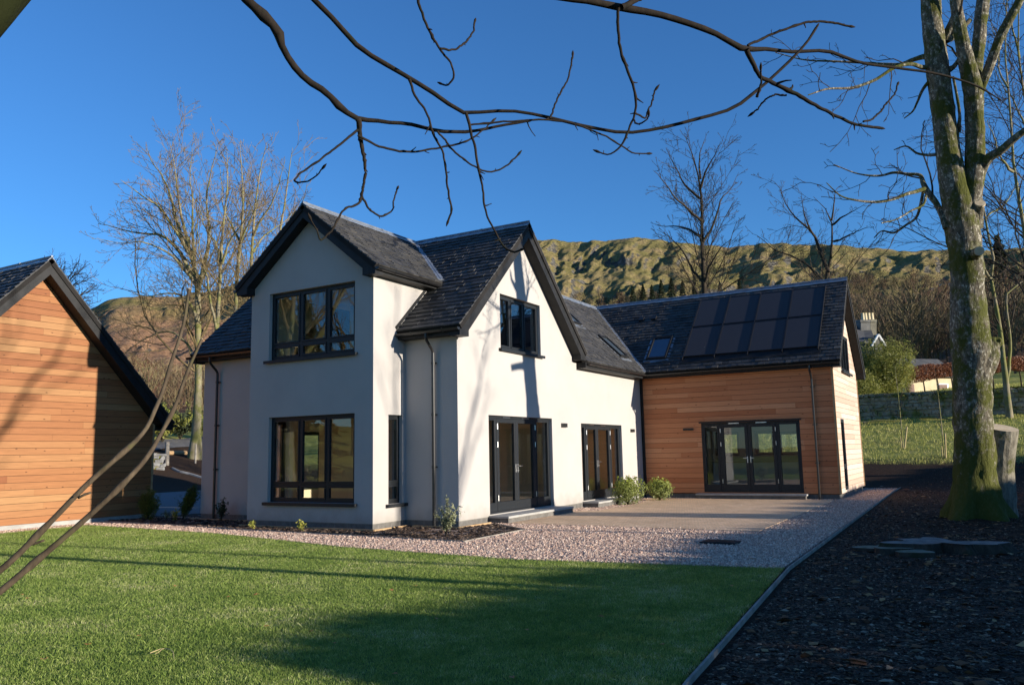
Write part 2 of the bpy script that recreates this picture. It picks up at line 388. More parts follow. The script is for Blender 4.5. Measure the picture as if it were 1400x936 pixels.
def on_slope(sl, s, c, off=0.):
    """s along the eave, c across; off = height above the plane"""
    z = sl['ze']+abs(c-sl['e'])*sl['m']*(1 if (c-sl['e'])*sl['sg'] >= 0 else -1)
    L = math.hypot(1, sl['m']); nx = -sl['sg']*sl['m']/L; nz = 1/L
    c2 = c+nx*off; z2 = z+nz*off
    return (c2, s, z2) if sl['ax'] == 'X' else (s, c2, z2)
def roof(name, sl, polys, parent, seed=1, skip=()):
    """polys: convex polygons (along, across). A deck plus slates laid in courses"""
    R = random.Random(seed); L = math.hypot(1, sl['m'])
    deck = MB()
    for p in polys:
        top = [on_slope(sl, s, c, -.012) for s, c in p]; d = np.array(on_slope(sl, 0, 0, -.10))-np.array(on_slope(sl, 0, 0, 0))
        deck.prism(top, d)
    o = deck.build(name, M['backing'], parent)
    mb = MB(); w = .21
    allp = [ccw(list(p)) for p in polys]; smin = min(s for p in polys for s, c in p); smax = max(s for p in polys for s, c in p)
    run = abs(sl['r']-sl['e']); nrow = int(run*L/SL_G)+2
    for j in range(-1, nrow):
        s = math.floor(smin/w)*w-w+(j % 2)*w/2; t0 = j*SL_G; t1 = t0+SL_G*1.12
        rowtint = R.uniform(-.08, .08)
        while s < smax+w:
            ww = w
            q0 = [(s+.003, t0), (s+ww-.004, t0), (s+ww-.004, t1), (s+.003, t1)]
            q0 = [(a, sl['e']+sl['sg']*b/L) for a, b in q0]
            th = R.uniform(.016, .036); tint = min(1, max(0, R.gauss(.42, .17)+rowtint)); dt = R.uniform(-.012, .012); tl = R.uniform(-.004, .004)
            for p in allp:
                q = clip_conv(q0, p)
                if not q: continue
                def off(a, c):
                    t = abs(c-sl['e'])*L-t0; return th*(1-.9*max(0, min(1, t/SL_G)))+.004+tl*(a-s)/ww
                topv = [on_slope(sl, a, c-sl['sg']*(dt/L if abs(abs(c-sl['e'])*L-t0) < .01 else 0), off(a, c)) for a, c in q]
                botv = [on_slope(sl, a, c-sl['sg']*(dt/L if abs(abs(c-sl['e'])*L-t0) < .01 else 0), -.008) for a, c in q]
                n = len(q); up = np.cross(np.array(topv[1])-topv[0], np.array(topv[2])-topv[0])[2] > 0
                tf = tuple(range(n)) if up else tuple(range(n-1, -1, -1))
                mb.add(topv+botv, [tf]+[(i, i+n, (i+1) % n+n, (i+1) % n) if up else (i, (i+1) % n, (i+1) % n+n, i+n) for i in range(n)], tint)
            s += ww
    mb.build('slates', M['slate'], o)
    return o
def strip(mb, a, b, w, th, up=(0, 0, 1)):
    """flat bar from a to b, w wide, th thick"""
    a = np.array(a, float); b = np.array(b, float); d = b-a; d /= np.linalg.norm(d); u = np.array(up, float)
    s = np.cross(d, u); s /= np.linalg.norm(s); n = np.cross(s, d)
    mb.prism([a-s*w/2, a+s*w/2, b+s*w/2, b-s*w/2], n*th)
def ridge_cap(parent, a, b, m1, m2=None, w=.15, name='ridge_capping'):
    m2 = m2 or m1; a = np.array(a, float); b = np.array(b, float); d = b-a; L = np.linalg.norm(d); d /= L
    s = np.array([-d[1], d[0], 0]); mb = MB(); n = max(1, round(L/1.45))
    for i in range(n):
        p, q = a+d*(L*i/n), a+d*(L*(i+1)/n)
        for sg, mm in ((1, m1), (-1, m2)):
            e = s*sg*w/math.hypot(1, mm)+np.array([0, 0, -w*mm/math.hypot(1, mm)])
            mb.prism([p+[0, 0, .045], q+[0, 0, .045], q+e+[0, 0, .045], p+e+[0, 0, .045]], (0, 0, -.016))
        mb.tube([p+[0, 0, .05], q+[0, 0, .05]], .028, 8)
        if i: mb.tube([p+[0, 0, .05]-d*.03, p+[0, 0, .05]+d*.03], .037, 8)
    return mb.build(name, M['lead'], parent)
def gutter(parent, a, b, out, drop=0.):
    """half round gutter with brackets between a and b, out = unit vector away from the wall"""
    a = np.array(a, float); b = np.array(b, float); o = np.array(out, float); mb = MB(); r = .062
    an = [math.pi*i/8 for i in range(9)]
    def ringp(c, rr): return [c+o*(-math.cos(t)*rr)+np.array([0, 0, -math.sin(t)*rr]) for t in an]
    A, B, Ai, Bi = ringp(a, r), ringp(b, r), ringp(a, r-.006), ringp(b, r-.006); n = 9
    mb.add(A+B+Ai+Bi, [(i, i+1, n+i+1, n+i) for i in range(8)]+[(2*n+i, 3*n+i, 3*n+i+1, 2*n+i+1) for i in range(8)] +
           [(0, n, 3*n, 2*n), (8, 2*n+8, 3*n+8, n+8)]+[tuple(range(8, -1, -1)), tuple(range(n, 2*n))])
    L = np.linalg.norm(b-a); d = (b-a)/L; k = max(2, int(L/.9))
    for i in range(k):
        c = a+d*(L*(i+.5)/k); q = ringp(c-d*.015, r+.008)+ringp(c+d*.015, r+.008)
        mb.add(q, [(j, j+1, n+j+1, n+j) for j in range(8)])
        strip(mb, c-o*.07+[0, 0, .004], c+o*.07+[0, 0, .004], .02, .008)
    return mb.build('gutter', M['gutter'], parent, smooth=False)
def downpipe(parent, x, y, ztop, zbot, wall_dir, off=.3):
    """wall_dir: unit vector from pipe to wall, swan-neck from the gutter back to the wall"""
    w = np.array(wall_dir, float); mb = MB(); b = np.array([x, y, 0.])
    p = [b-w*off+[0, 0, ztop], b-w*off+[0, 0, ztop-.10], b-w*(off*.85)+[0, 0, ztop-.17], b-w*(off*.15)+[0, 0, ztop-.34], b+[0, 0, ztop-.41], b+[0, 0, ztop-.6]]
    mb.tube(p, .034, 10); mb.tube([b+[0, 0, ztop-.6], b+[0, 0, zbot+.12]], .034, 10)
    mb.tube([b+[0, 0, zbot+.14], b+[0, 0, zbot+.04], b-w*.06+[0, 0, zbot-.02]], .036, 10)
    z = ztop-.62
    while z > zbot+.3:
        mb.tube([b+[0, 0, z], b+[0, 0, z-.06]], .043, 10)
        s = np.array([-w[1], w[0], 0]); q = b+w*.03+[0, 0, z-.03]; strip(mb, q-s*.07, q+s*.07, .03, .03, up=w)
        z -= 1.15
    return mb.build('downpipe', M['gutter'], parent, smooth=False)
def light_tube_uv(): pass
def window(parent, ax, c, out, a0, a1, z0, z1, cols, transom=None, reveal=.13, sill=True, name='window', label=None, fr=.065, glass=True, cas=True):
    """casement window in an opening: cols = fractions where mullions stand; transom = height of a transom line"""
    d = c-out*reveal; F = MB(); dep = .075
    def bx(mb, p0, p1, q0, q1, o0, o1, mi=0):
        A = P3(ax, d+out*o0, p0, q0); B = P3(ax, d+out*o1, p1, q1); mb.box(A, B, mi=mi)
    F_ = F
    bx(F, a0, a1, z1-fr, z1, -dep/2, dep/2); bx(F, a0, a1, z0, z0+fr, -dep/2, dep/2)
    bx(F, a0, a0+fr, z0+fr, z1-fr, -dep/2, dep/2); bx(F, a1-fr, a1, z0+fr, z1-fr, -dep/2, dep/2)
    xs = [a0+fr]+[a0+(a1-a0)*t for t in cols]+[a1-fr]
    for t in cols:
        x = a0+(a1-a0)*t; bx(F, x-fr*.55, x+fr*.55, z0+fr, z1-fr, -dep/2, dep/2-.003)
    zs = [z0+fr, z1-fr] if transom is None else [z0+fr, transom, z1-fr]
    if transom is not None: bx(F, a0+fr, a1-fr, transom-fr*.5, transom+fr*.5, -dep/2, dep/2-.006)
    w = F.build(name, M['upvc'], parent, bevel=.004)
    if label: w['label'] = label
    for i in range(len(xs)-1):
        for k in range(len(zs)-1):
            p0, p1 = xs[i]+(fr*.55 if i else 0), xs[i+1]-(fr*.55 if i < len(xs)-2 else 0)
            q0, q1 = zs[k]+(fr*.5 if k else 0), zs[k+1]-(fr*.5 if k < len(zs)-2 else 0)
            if cas:
                C_ = MB(); s = .04
                for A in ((p0, p1, q0, q0+s), (p0, p1, q1-s, q1), (p0, p0+s, q0+s, q1-s), (p1-s, p1, q0+s, q1-s)):
                    bx(C_, A[0]+.002, A[1]-.002, A[2]+.002, A[3]-.002, -.02, dep/2+.012)
                C_.build('sash', M['upvc'], w)
            else: s = 0
            G = MB(); bx(G, p0+s, p1-s, q0+s, q1-s, -.008, .008); G.build('pane', M['glass'], w)
    if sill:
        s = MB(); bx(s, a0-.09, a1+.09, z0-.045, z0-.002, -.04, reveal+.085); bx(s, a0-.09, a1+.09, z0-.07, z0-.0455, reveal+.06, reveal+.084)
        s.build('sill', M['upvc'], w)
    return w
def patio_door(parent, ax, c, out, a0, a1, z0, z1, xs, reveal=.13, name='patio_door', label=None):
    """xs: four limits: side light | leaf | leaf | side light.  Leaves carry handles and hinges"""
    d = c-out*reveal; F = MB(); fr = .06; dep = .08
    def bx(mb, p0, p1, q0, q1, o0, o1): mb.box(P3(ax, d+out*o0, p0, q0), P3(ax, d+out*o1, p1, q1))
    bx(F, a0, a1, z1-fr, z1, -dep/2, dep/2); bx(F, a0, a1, z0, z0+.04, -dep/2, dep/2)
    X = [a0]+list(xs)+[a1]
    for x in (a0+fr/2, xs[0], xs[2], a1-fr/2): bx(F, x-fr/2, x+fr/2, z0+.04, z1-fr, -dep/2, dep/2-.002)
    door = F.build(name, M['upvc'], parent, bevel=.004)
    if label: door['label'] = label
    def leaf(p0, p1, st, kick, nm):
        L_ = MB(); q0, q1 = z0+.045, z1-fr-.004
        bx(L_, p0, p1, q0, q0+kick, -.03, dep/2+.006); bx(L_, p0, p1, q1-st, q1, -.03, dep/2+.006)
        bx(L_, p0, p0+st, q0+kick, q1-st, -.03, dep/2+.006); bx(L_, p1-st, p1, q0+kick, q1-st, -.03, dep/2+.006)
        L_.build(nm, M['upvc'], door, bevel=.003)
        G = MB(); bx(G, p0+st, p1-st, q0+kick, q1-st, -.008, .008); G.build('pane', M['glass'], door)
    leaf(a0+fr+.003, xs[0]-fr/2-.003, .05, .2, 'side_light'); leaf(xs[2]+fr/2+.003, a1-fr-.003, .05, .2, 'side_light')
    l0, l1, mid = xs[0]+fr/2+.004, xs[2]-fr/2-.004, xs[1]
    leaf(l0, mid-.003, .10, .2, 'door_leaf'); leaf(mid+.003, l1, .10, .2, 'door_leaf')
    for sgn in (-1, 1):
        x = mid+sgn*.05; H = MB(); zc = z0+1.05; o1 = dep/2+.006
        bx(H, x-.014, x+.014, zc-.13, zc+.07, o1, o1+.01); bx(H, x-.01, x+.01, zc+.01, zc+.03, o1+.01, o1+.05)
        bx(H, min(x, x+sgn*.12), max(x, x+sgn*.12), zc+.01, zc+.03, o1+.05, o1+.068)
        bx(H, x-.01, x+.01, zc-.1, zc-.07, o1+.01, o1+.03)
        H.build('handle', M['steel'], door, bevel=.003)
        xh = l0 if sgn < 0 else l1
        for zz in (z0+.28, z1-.75, z1-.32):
            K = MB(); A = P3(ax, d+out*(o1+.012), xh, zz); B = P3(ax, d+out*(o1+.012), xh, zz+.13); K.tube([A, B], .014, 8); K.build('hinge', M['steel'], door)
    for x in ((l0+mid)/2, (l1+mid)/2):
        K = MB(); bx(K, x-.17, x+.17, z1-.045, z1-.02, dep/2, dep/2+.012); K.build('trickle_vent', M['steel'], door)
    return door
def barge(parent, ax, y0, y1, pts, mat='dark_board', name='barge_board'):
    mb = MB(); n = len(pts)
    # the inverted V as two halves so that every face is planar and convex enough
    half = n//2
    vec = (y1-y0)
    for q in pts:
        P = [P3(ax, y0, a, z) for a, z in q]; mb.prism(P, (vec, 0, 0) if ax == 'X' else (0, vec, 0))
    return mb.build(name, M[mat], parent)
def vparts(a0, a1, ap, zt, za, zb, b0, b1, bi, zi0, zi, foot=.0):
    """barge polygons: outer feet a0,a1 (top zt, bottom zb), outer apex (ap, za); inner feet b0,b1 at zi0, inner apex (bi, zi)"""
    return [[(a0, zb), (b0, zb), (b0, zi0), (a0, zt)], [(a1, zb), (a1, zt), (b1, zi0), (b1, zb)],
            [(a0, zt), (b0, zi0), (bi, zi), (ap, za)], [(a1, zt), (ap, za), (bi, zi), (b1, zi0)]]
# ------------------------------------------------------------------ THE HOUSE
H = thing('house', 'white rendered house with steep dark slate roofs and a timber clad wing with patio doors', 'house', (1.14, -1.43, 0))
RW = [M['render'], M['plaster']]
wall('wall', 'X', 0, -1, [(0, .15), (3.81, .15), (3.81, 5.62), (1.905, 7.26), (0, 5.62)],
     [rect(.53, 3.2, 3.86, 5.48), rect(.52, 3.15, .57, 2.52)], .3, RW, H)
wall('wall', 'Y', 0, -1, [(.3, .15), (1.14, .15), (1.14, 4.3), (2.47, 5.62), (.3, 5.62)], [rect(.52, 1.02, .53, 2.48)], .3, RW, H)
wall('wall', 'Y', 3.81, 1, [(.3, .15), (1.14, .15), (1.14, 4.3), (2.47, 5.62), (.3, 5.62)], [rect(.52, 1.02, .53, 2.48)], .3, RW, H)
wall('wall', 'X', 1.14, -1, [(-1.13, .15), (.0, .15), (.0, 4.3), (-1.13, 4.3)], [], .3, RW, H)
wall('wall', 'X', 1.14, -1, [(3.81, .15), (6.56, .15), (6.56, 4.3), (3.81, 4.3)], [], .3, RW, H)
g2 = [(1.14, .15), (7.05, .15), (7.05, 4.45), (4.08, 7.16), (1.14, 4.42)]
wall('wall', 'Y', -1.43, -1, g2, [rect(3.03, 5.1, 4.1, 5.45), rect(2.42, 5.63, .19, 2.47)], .3, RW, H)
wall('wall', 'Y', -1.40, -1, rect(7.05, 12.29, .15, 4.1), [rect(7.5, 10.52, .19, 2.38)], .27, RW, H)
wall('wall', 'Y', 6.86, 1, g2, [rect(4.55, 5.55, .6, 2.35)], .3, RW, H)
wall('wall', 'X', 7.05, 1, rect(4.11, 6.56, .15, 4.3), [], .3, RW, H)
wall('wall', 'Y', 4.11, 1, rect(7.05, 12.29, .15, 4.1), [], .27, RW, H)
# timber wing
wg = [(12.30, .15), (17.74, .15), (17.74, 4.22), (15.02, 6.86), (12.30, 4.22)]
slit, gw = rect(13.2, 13.9, .24, 2.42), rect(14.22, 16.15, 4.0, 5.25)
TB = [M['backing'], M['plaster']]
wd = rect(-6.53, -3.45, .2, 2.4)
wall('backing_wall', 'X', 12.315, -1, rect(-7.55, -1.13, .15, 4.1), [wd], .27, TB, H)
wall('backing_wall', 'Y', -7.555, -1, [(12.32, .15), (17.72, .15), (17.72, 4.22), (15.02, 6.86), (12.32, 4.22)], [slit, gw], .27, TB, H)
cladding('timber_cladding', 'X', 12.312, -1, rect(-7.555, -1.43, .17, 4.08), [wd], M['larch'], H, seed=3)
cladding('timber_cladding', 'Y', -7.558, -1, [(12.32, .17), (17.74, .17), (17.74, 4.22), (15.02, 6.86), (12.32, 4.22)], [slit, gw], M['larch_glare'], H, seed=5)
kw = [rect(-6.75, -5.95, 1.3, 2.15), rect(-5.6, -4.75, 1.3, 2.15)]
kw2 = [rect(-4.6, -3.9, 1.3, 2.2), rect(-3.3, -2.4, 1.3, 2.2)]
wall('wall', 'X', 17.74, 1, rect(-7.28, 4.4, .15, 4.22), kw+kw2, .27, TB, H)
wall('wall', 'Y', 4.4, 1, wg, [], .27, TB, H)
mb = MB(); mb.box((12.245, -7.605, .17), (12.305, -7.54, 4.08)); mb.build('corner_trim', M['plank'], H)
mb = MB(); mb.box((17.70, -7.60, .17), (17.76, -7.54, 4.2)); mb.build('corner_trim', M['plank'], H)
mb = MB(); mb.box((12.24, -1.50, .17), (12.289, -1.432, 4.1)); mb.build('corner_trim', M['dark_board'], H)
# plinths, 12 mm behind the render
mb = MB()
for a, b in (((.012, .012, -.3), (.3, 3.798, .15)), ((.3, .012, -.3), (1.152, .3, .15)), ((1.152, -1.418, -.3), (1.4, .3, .15)), ((1.4, -1.418, -.3), (12.3, -1.15, .15)),
             ((1.152, 3.5, -.3), (1.4, 6.848, .15)), ((.3, 3.5, -.3), (1.152, 3.798, .15)), ((1.4, 6.6, -.3), (7.03, 6.848, .15)), ((12.33, -7.52, -.3), (12.6, -1.43, .15)),
             ((12.6, -7.52, -.3), (17.7, -7.3, .15)), ((17.45, -7.3, -.3), (17.7, 4.3, .15))): mb.box(a, b)
mb.build('plinth', M['block'], H)
# floors, ceilings and partitions that show through the glass
mb = MB(); mb.box((.3, .3, .1), (1.5, 3.51, .2)); mb.box((1.5, -1.13, .1), (17.4, 4.0, .198)); mb.box((1.44, 4.0, .1), (6.7, 6.5, .196)); mb.box((12.6, -7.25, .1), (17.4, -1.13, .194)); mb.build('floor', M['oak'], H)
mb = MB(); mb.box((.3, .3, 2.65), (1.5, 3.51, 2.95)); mb.box((1.5, -1.13, 2.655), (12.2, 3.8, 2.95)); mb.box((1.44, 3.8, 2.66), (6.7, 6.5, 2.95)); mb.box((12.6, -7.25, 2.72), (17.4, 3.9, 2.95)); mb.build('ceiling', M['ceiling'], H)
mb = MB(); mb.box((.3, .3, 5.55), (6.0, 3.51, 5.6)); mb.box((2.35, -1.12, 5.56), (6.1, .29, 5.59)); mb.build('ceiling', M['ceiling'], H)
for a, b in (((6.9, -1.12, .2), (7.04, 4.1, 2.65)), ((3.2, 2.6, .2), (3.3, 4.6, 2.65)), ((6.6, -1.12, 2.95), (6.7, 6.5, 4.6)), ((2.5, .1, 2.96), (2.6, 2.9, 5.54)), ((12.45, -1.1, .2), (12.58, 4.0, 2.65))):
    mb = MB(); mb.box(a, b); mb.build('partition', M['plaster'], H)
mb = MB(); mb.box((16.3, -6.9, .2), (16.95, -2.6, 1.05)); mb.box((13.6, -1.6, .2), (16.9, -1.12, 2.3)); mb.build('kitchen_unit', M['white_unit'], H)
mb = MB(); mb.box((16.25, -6.95, 1.052), (17.0, -2.55, 1.09)); mb.build('worktop', M['cut_wood'], H)
mb = MB(); mb.box((3.4, .6, .2), (4.1, 1.0, 1.6)); mb.build('white_cupboard', M['white_unit'], H)
# roofs
rC1 = slope_of('X', .80, 4.37, 4.08, 7.42); rC2 = slope_of('X', 7.36, 4.37, 4.08, 7.42)
rB1 = slope_of('Y', -.30, 5.70, 1.905, 7.42); rB2 = slope_of('Y', 4.11, 5.70, 1.905, 7.42)
rM1 = slope_of('Y', -1.74, 4.13, 1.34, 7.10); rM2 = slope_of('Y', 4.42, 4.13, 1.34, 7.10)
rT1 = slope_of('X', 11.95, 4.14, 15.02, 7.12); rT2 = slope_of('X', 18.09, 4.14, 15.02, 7.12)
# polygons are (along, across)
roof('roof', rC1, [[(-1.74, .80), (0, .80), (0, 4.08), (-1.74, 4.08)], [(0, 2.44), (1.905, 4.08), (0, 4.08)], [(3.81, .80), (7.05, .80), (7.05, 4.08), (3.81, 4.08)], [(3.81, 2.44), (3.81, 4.08), (1.905, 4.08)]], H, 1)
roof('roof', rC2, [[(-1.74, 4.08), (-1.74, 7.36), (-1.47, 7.36), (1.34, 4.46), (1.34, 4.08)], [(1.34, 4.08), (1.34, 4.46), (4.15, 7.36), (7.05, 7.36), (7.05, 4.08)]], H, 2)
roof('roof', rB1, [[(-.28, -.30), (2.2, -.30), (4.06, 1.905), (-.28, 1.905)]], H, 3)
roof('roof', rB2, [[(-.28, 4.11), (2.2, 4.11), (4.06, 1.905), (-.28, 1.905)]], H, 4)
roof('roof', rM1, [[(7.40, -1.74), (11.96, -1.74), (15.0, 1.34), (4.44, 1.34)]], H, 5)
roof('roof', rM2, [[(7.40, 4.42), (11.96, 4.42), (15.0, 1.34), (4.44, 1.34)]], H, 6)
roof('roof', rT1, [[(-7.87, 11.95), (-1.74, 11.95), (1.32, 15.0), (1.32, 15.02), (-7.87, 15.02)], [(1.36, 15.02), (1.36, 15.0), (4.42, 11.95), (4.7, 11.95), (4.7, 15.02)]], H, 7)
roof('roof', rT2, [[(-7.87, 18.09), (4.7, 18.09), (4.7, 15.02), (-7.87, 15.02)]], H, 8)
ridge_cap(H, (4.08, -1.74, 7.42), (4.08, 7.05, 7.42), .93); ridge_cap(H, (-.28, 1.905, 7.425), (4.08, 1.905, 7.425), .78)
ridge_cap(H, (4.46, 1.34, 7.105), (15.02, 1.34, 7.105), .964); ridge_cap(H, (15.02, -7.87, 7.12), (15.02, 4.7, 7.12), .97)
# lead valleys and abutment flashing
def valley(a, b, up, w=.17):
    mb = MB(); a = np.array(a, float); b = np.array(b, float)
    strip(mb, a+[0, 0, .02], b+[0, 0, .02], w, .03, up); mb.tube([a+[0, 0, .045], b+[0, 0, .045]], .02, 6); mb.build('valley_flashing', M['lead'], H)
valley((2.28, -.22, 5.77), (4.08, 1.905, 7.42), (-.4, -.5, 1)); valley((2.28, 4.03, 5.77), (4.08, 1.905, 7.42), (-.4, .5, 1))
valley((11.95, -1.75, 4.13), (15.02, 1.34, 7.10), (-.5, -.5, 1)); valley((7.45, -1.56, 4.30), (4.46, 1.34, 7.08), (.5, -.5, 1))
mb = MB(); strip(mb, (.80, -.012, 4.42), (2.3, -.012, 5.82), .02, .07, up=(-1, 0, 1)); mb.build('step_flashing', M['dark_board'], H)
# barge boards with boxed feet; their back is the soffit
barge(H, 'Y', -1.71, -1.435, vparts(.84, 7.32, 4.08, 4.335, 7.36, 4.15, 1.2, 6.98, 4.08, 4.29, 7.04))
barge(H, 'Y', 6.865, 7.04, vparts(.84, 7.32, 4.08, 4.335, 7.36, 4.15, 1.2, 6.98, 4.08, 4.29, 7.04))
barge(H, 'X', -.255, -.004, vparts(-.26, 4.07, 1.905, 5.67, 7.36, 5.50, .10, 3.71, 1.905, 5.66, 7.10))
barge(H, 'Y', -7.85, -7.59, vparts(11.99, 18.05, 15.02, 4.10, 7.06, 3.94, 12.34, 17.70, 15.02, 4.14, 6.80))
barge(H, 'Y', 4.41, 4.67, vparts(11.99, 18.05, 15.02, 4.10, 7.06, 3.94, 12.34, 17.70, 15.02, 4.14, 6.80))
# boxed eaves: fascia + soffit as one dark board, gutters in front
def eave(x0, y0, x1, y1, z, h=.15):
    mb = MB(); mb.box((x0, y0, z-h), (x1, y1, z)); mb.build('fascia', M['dark_board'], H)
eave(.86, -1.43, 1.137, -.003, 4.335); eave(.86, 3.813, 1.137, 6.86, 4.335)
eave(0.0, -.25, 2.05, -.005, 5.67, .14); eave(0.0, 3.813, 2.05, 4.06, 5.67, .14)
eave(7.33, -1.69, 12.0, -1.405, 4.11, .16); eave(12.0, -7.58, 12.28, -1.5, 4.12, .16); eave(17.76, -7.58, 18.03, 4.4, 4.12, .16)
gutter(H, (.79, -1.72, 4.315), (.79, -.02, 4.30), (-1, 0, 0)); gutter(H, (.79, 3.83, 4.30), (.79, 7.15, 4.315), (-1, 0, 0))
gutter(H, (-.27, -.315, 5.645), (2.15, -.315, 5.63), (0, -1, 0)); gutter(H, (-.27, 4.125, 5.645), (2.15, 4.125, 5.63), (0, 1, 0))
gutter(H, (7.4, -1.755, 4.09), (11.9, -1.755, 4.075), (0, -1, 0)); gutter(H, (11.935, -7.86, 4.085), (11.935, -1.8, 4.07), (-1, 0, 0)); gutter(H, (18.1, -7.86, 4.085), (18.1, 4.6, 4.08), (1, 0, 0))
downpipe(H, 1.06, -.83, 4.26, .0, (1, 0, 0), .27); downpipe(H, 1.06, 6.25, 4.26, .0, (1, 0, 0), .27); downpipe(H, 12.2, -6.98, 4.04, .0, (1, 0, 0), .26)
# windows and doors
window(H, 'X', 0, -1, .53, 3.2, 3.86, 5.48, (.333, .645), 4.22, label='upper window of the projecting gable')
window(H, 'X', 0, -1, .52, 3.15, .57, 2.52, (.333, .645), .965, label='lower window of the projecting gable')
window(H, 'Y', 0, -1, .52, 1.02, .53, 2.48, (), .965, label='slim window on the sunlit side of the projecting gable')
window(H, 'Y', 3.81, 1, .52, 1.02, .53, 2.48, (), .965)
window(H, 'Y', -1.43, -1, 3.03, 5.1, 4.1, 5.45, (.30, .63), None, label='three light window high in the sunlit gable')
window(H, 'Y', 6.86, 1, 4.55, 5.55, .6, 2.35, (), None)
window(H, 'Y', -7.58, -1, 13.2, 13.9, .24, 2.42, (), .95, reveal=.06, sill=False, label='tall narrow window in the timber gable')
window(H, 'Y', -7.58, -1, 14.22, 16.15, 4.0, 5.25, (.33, .66), None, reveal=.06, label='three light window high in the timber gable')
for k in kw+kw2: window(H, 'X', 17.74, 1, k[0][0], k[1][0], k[0][1], k[2][1], (), None, reveal=.1)
patio_door(H, 'Y', -1.43, -1, 2.42, 5.63, .19, 2.47, (2.89, 3.85, 4.84), label='glazed double doors under the sunlit gable')
patio_door(H, 'Y', -1.40, -1, 7.5, 10.52, .19, 2.38, (7.97, 8.78, 9.77), label='glazed double doors beside the timber wing')
patio_door(H, 'X', 12.315, -1, -6.53, -3.45, .2, 2.4, (-5.83, -4.94, -4.04), reveal=.02, label='glazed double doors in the timber wing')
mb = MB(); mb.box((12.2, -6.58, 2.402), (12.30, -3.40, 2.44)); mb.build('door_head_trim', M['upvc'], H)
def step(x0, y0, x1, y1):
    mb = MB(); mb.box((x0+.03, y0+.03, -.1), (x1, y1, .118)); s = mb.build('door_step', M['block'], H)
    mb = MB(); mb.box((x0, y0, .12), (x1, y1, .17)); mb.build('coping', M['paving'], s, bevel=.006)
# rooflights
def rooflight(sl, s0, s1, c0, c1, label=None):
    F = MB(); w = .055
    def bx(mb, a0, a1, b0, b1, o0, o1):
        mb.prism([on_slope(sl, a0, b0, o0), on_slope(sl, a1, b0, o0), on_slope(sl, a1, b1, o0), on_slope(sl, a0, b1, o0)], np.array(on_slope(sl, a0, b0, o1))-np.array(on_slope(sl, a0, b0, o0)))
    lo, hi = min(c0, c1), max(c0, c1)
    for q in ((s0, s1, lo, lo+w), (s0, s1, hi-w, hi), (s0, s0+w, lo+w, hi-w), (s1-w, s1, lo+w, hi-w)): bx(F, *q, -.02, .085)
    o = F.build('rooflight', M['dark_board'], H)
    if label: o['label'] = label
    G = MB(); bx(G, s0+w, s1-w, lo+w, hi-w, .03, .045); G.build('pane', M['roofglass'], o)
    K = MB(); bx(K, s0-.1, s1+.1, lo-.12, lo-.003, .012, .022); bx(K, s0-.1, s0-.003, lo, hi, .012, .022); bx(K, s1+.003, s1+.1, lo, hi, .012, .022); K.build('flashing', M['lead'], o)
M['roofglass'] = simple('dark rooflight glass', (.10, .14, .19), (.12, .16, .21), 1, .08, 0, spec=1., metal=.45)
rooflight(rM1, 9.75, 10.5, -.10, .72, 'rooflight beside the gable roof'); rooflight(rM1, 11.05, 11.75, -1.22, -.42, 'rooflight by the lead valley')
rooflight(rT1, -2.32, -1.62, 12.43, 13.3, 'rooflight on the timber wing')
for yy in (-.86, -1.34):
    K = MB(); p = [on_slope(rT1, yy-.09, 14.12, .02), on_slope(rT1, yy+.09, 14.12, .02), on_slope(rT1, yy+.09, 14.26, .02), on_slope(rT1, yy-.09, 14.26, .02)]
    K.prism(p, np.array(on_slope(rT1, 0, 0, .07))-np.array(on_slope(rT1, 0, 0, 0))); K.build('slate_vent', M['gutter'], H)
# eight solar panels in two rows
def panel(s0, s1, c0, c1):
    F = MB(); G = MB(); K = MB()
    def bx(mb, a0, a1, b0, b1, o0, o1):
        mb.prism([on_slope(rT1, a0, b0, o0), on_slope(rT1, a1, b0, o0), on_slope(rT1, a1, b1, o0), on_slope(rT1, a0, b1, o0)], np.array(on_slope(rT1, 0, 0, o1))-np.array(on_slope(rT1, 0, 0, o0)))
    bx(G, s0+.012, s1-.012, c0+.012, c1-.012, .02, .078); g = G.build('solar_panel', M['cell'], H)
    for q in ((s0, s1, c0, c0+.014), (s0, s1, c1-.014, c1), (s0, s0+.014, c0+.014, c1-.014), (s1-.014, s1, c0+.014, c1-.014)): bx(F, *q, .02, .092)
    F.build('panel_frame', M['gutter'], g)
for i in range(4):
    s1 = -2.96-i*1.07; s0 = s1-1.03
    panel(s0, s1, 12.40, 13.555); panel(s0, s1, 13.585, 14.74)
K = MB()
for i in range(5):
    s = -2.94-i*1.07
    K.prism([on_slope(rT1, s-.012, 12.30, .02), on_slope(rT1, s+.012, 12.30, .02), on_slope(rT1, s+.012, 14.78, .02), on_slope(rT1, s-.012, 14.78, .02)], np.array(on_slope(rT1, 0, 0, .10))-np.array(on_slope(rT1, 0, 0, .02)))
K.build('panel_rail', M['gutter'], H)
K = MB(); K.prism([on_slope(rT1, -7.3, 12.2, .03), on_slope(rT1, -2.85, 12.2, .03), on_slope(rT1, -2.85, 12.39, .03), on_slope(rT1, -7.3, 12.39, .03)], (0, 0, .018)); K.build('panel_flashing', M['dark_board'], H)
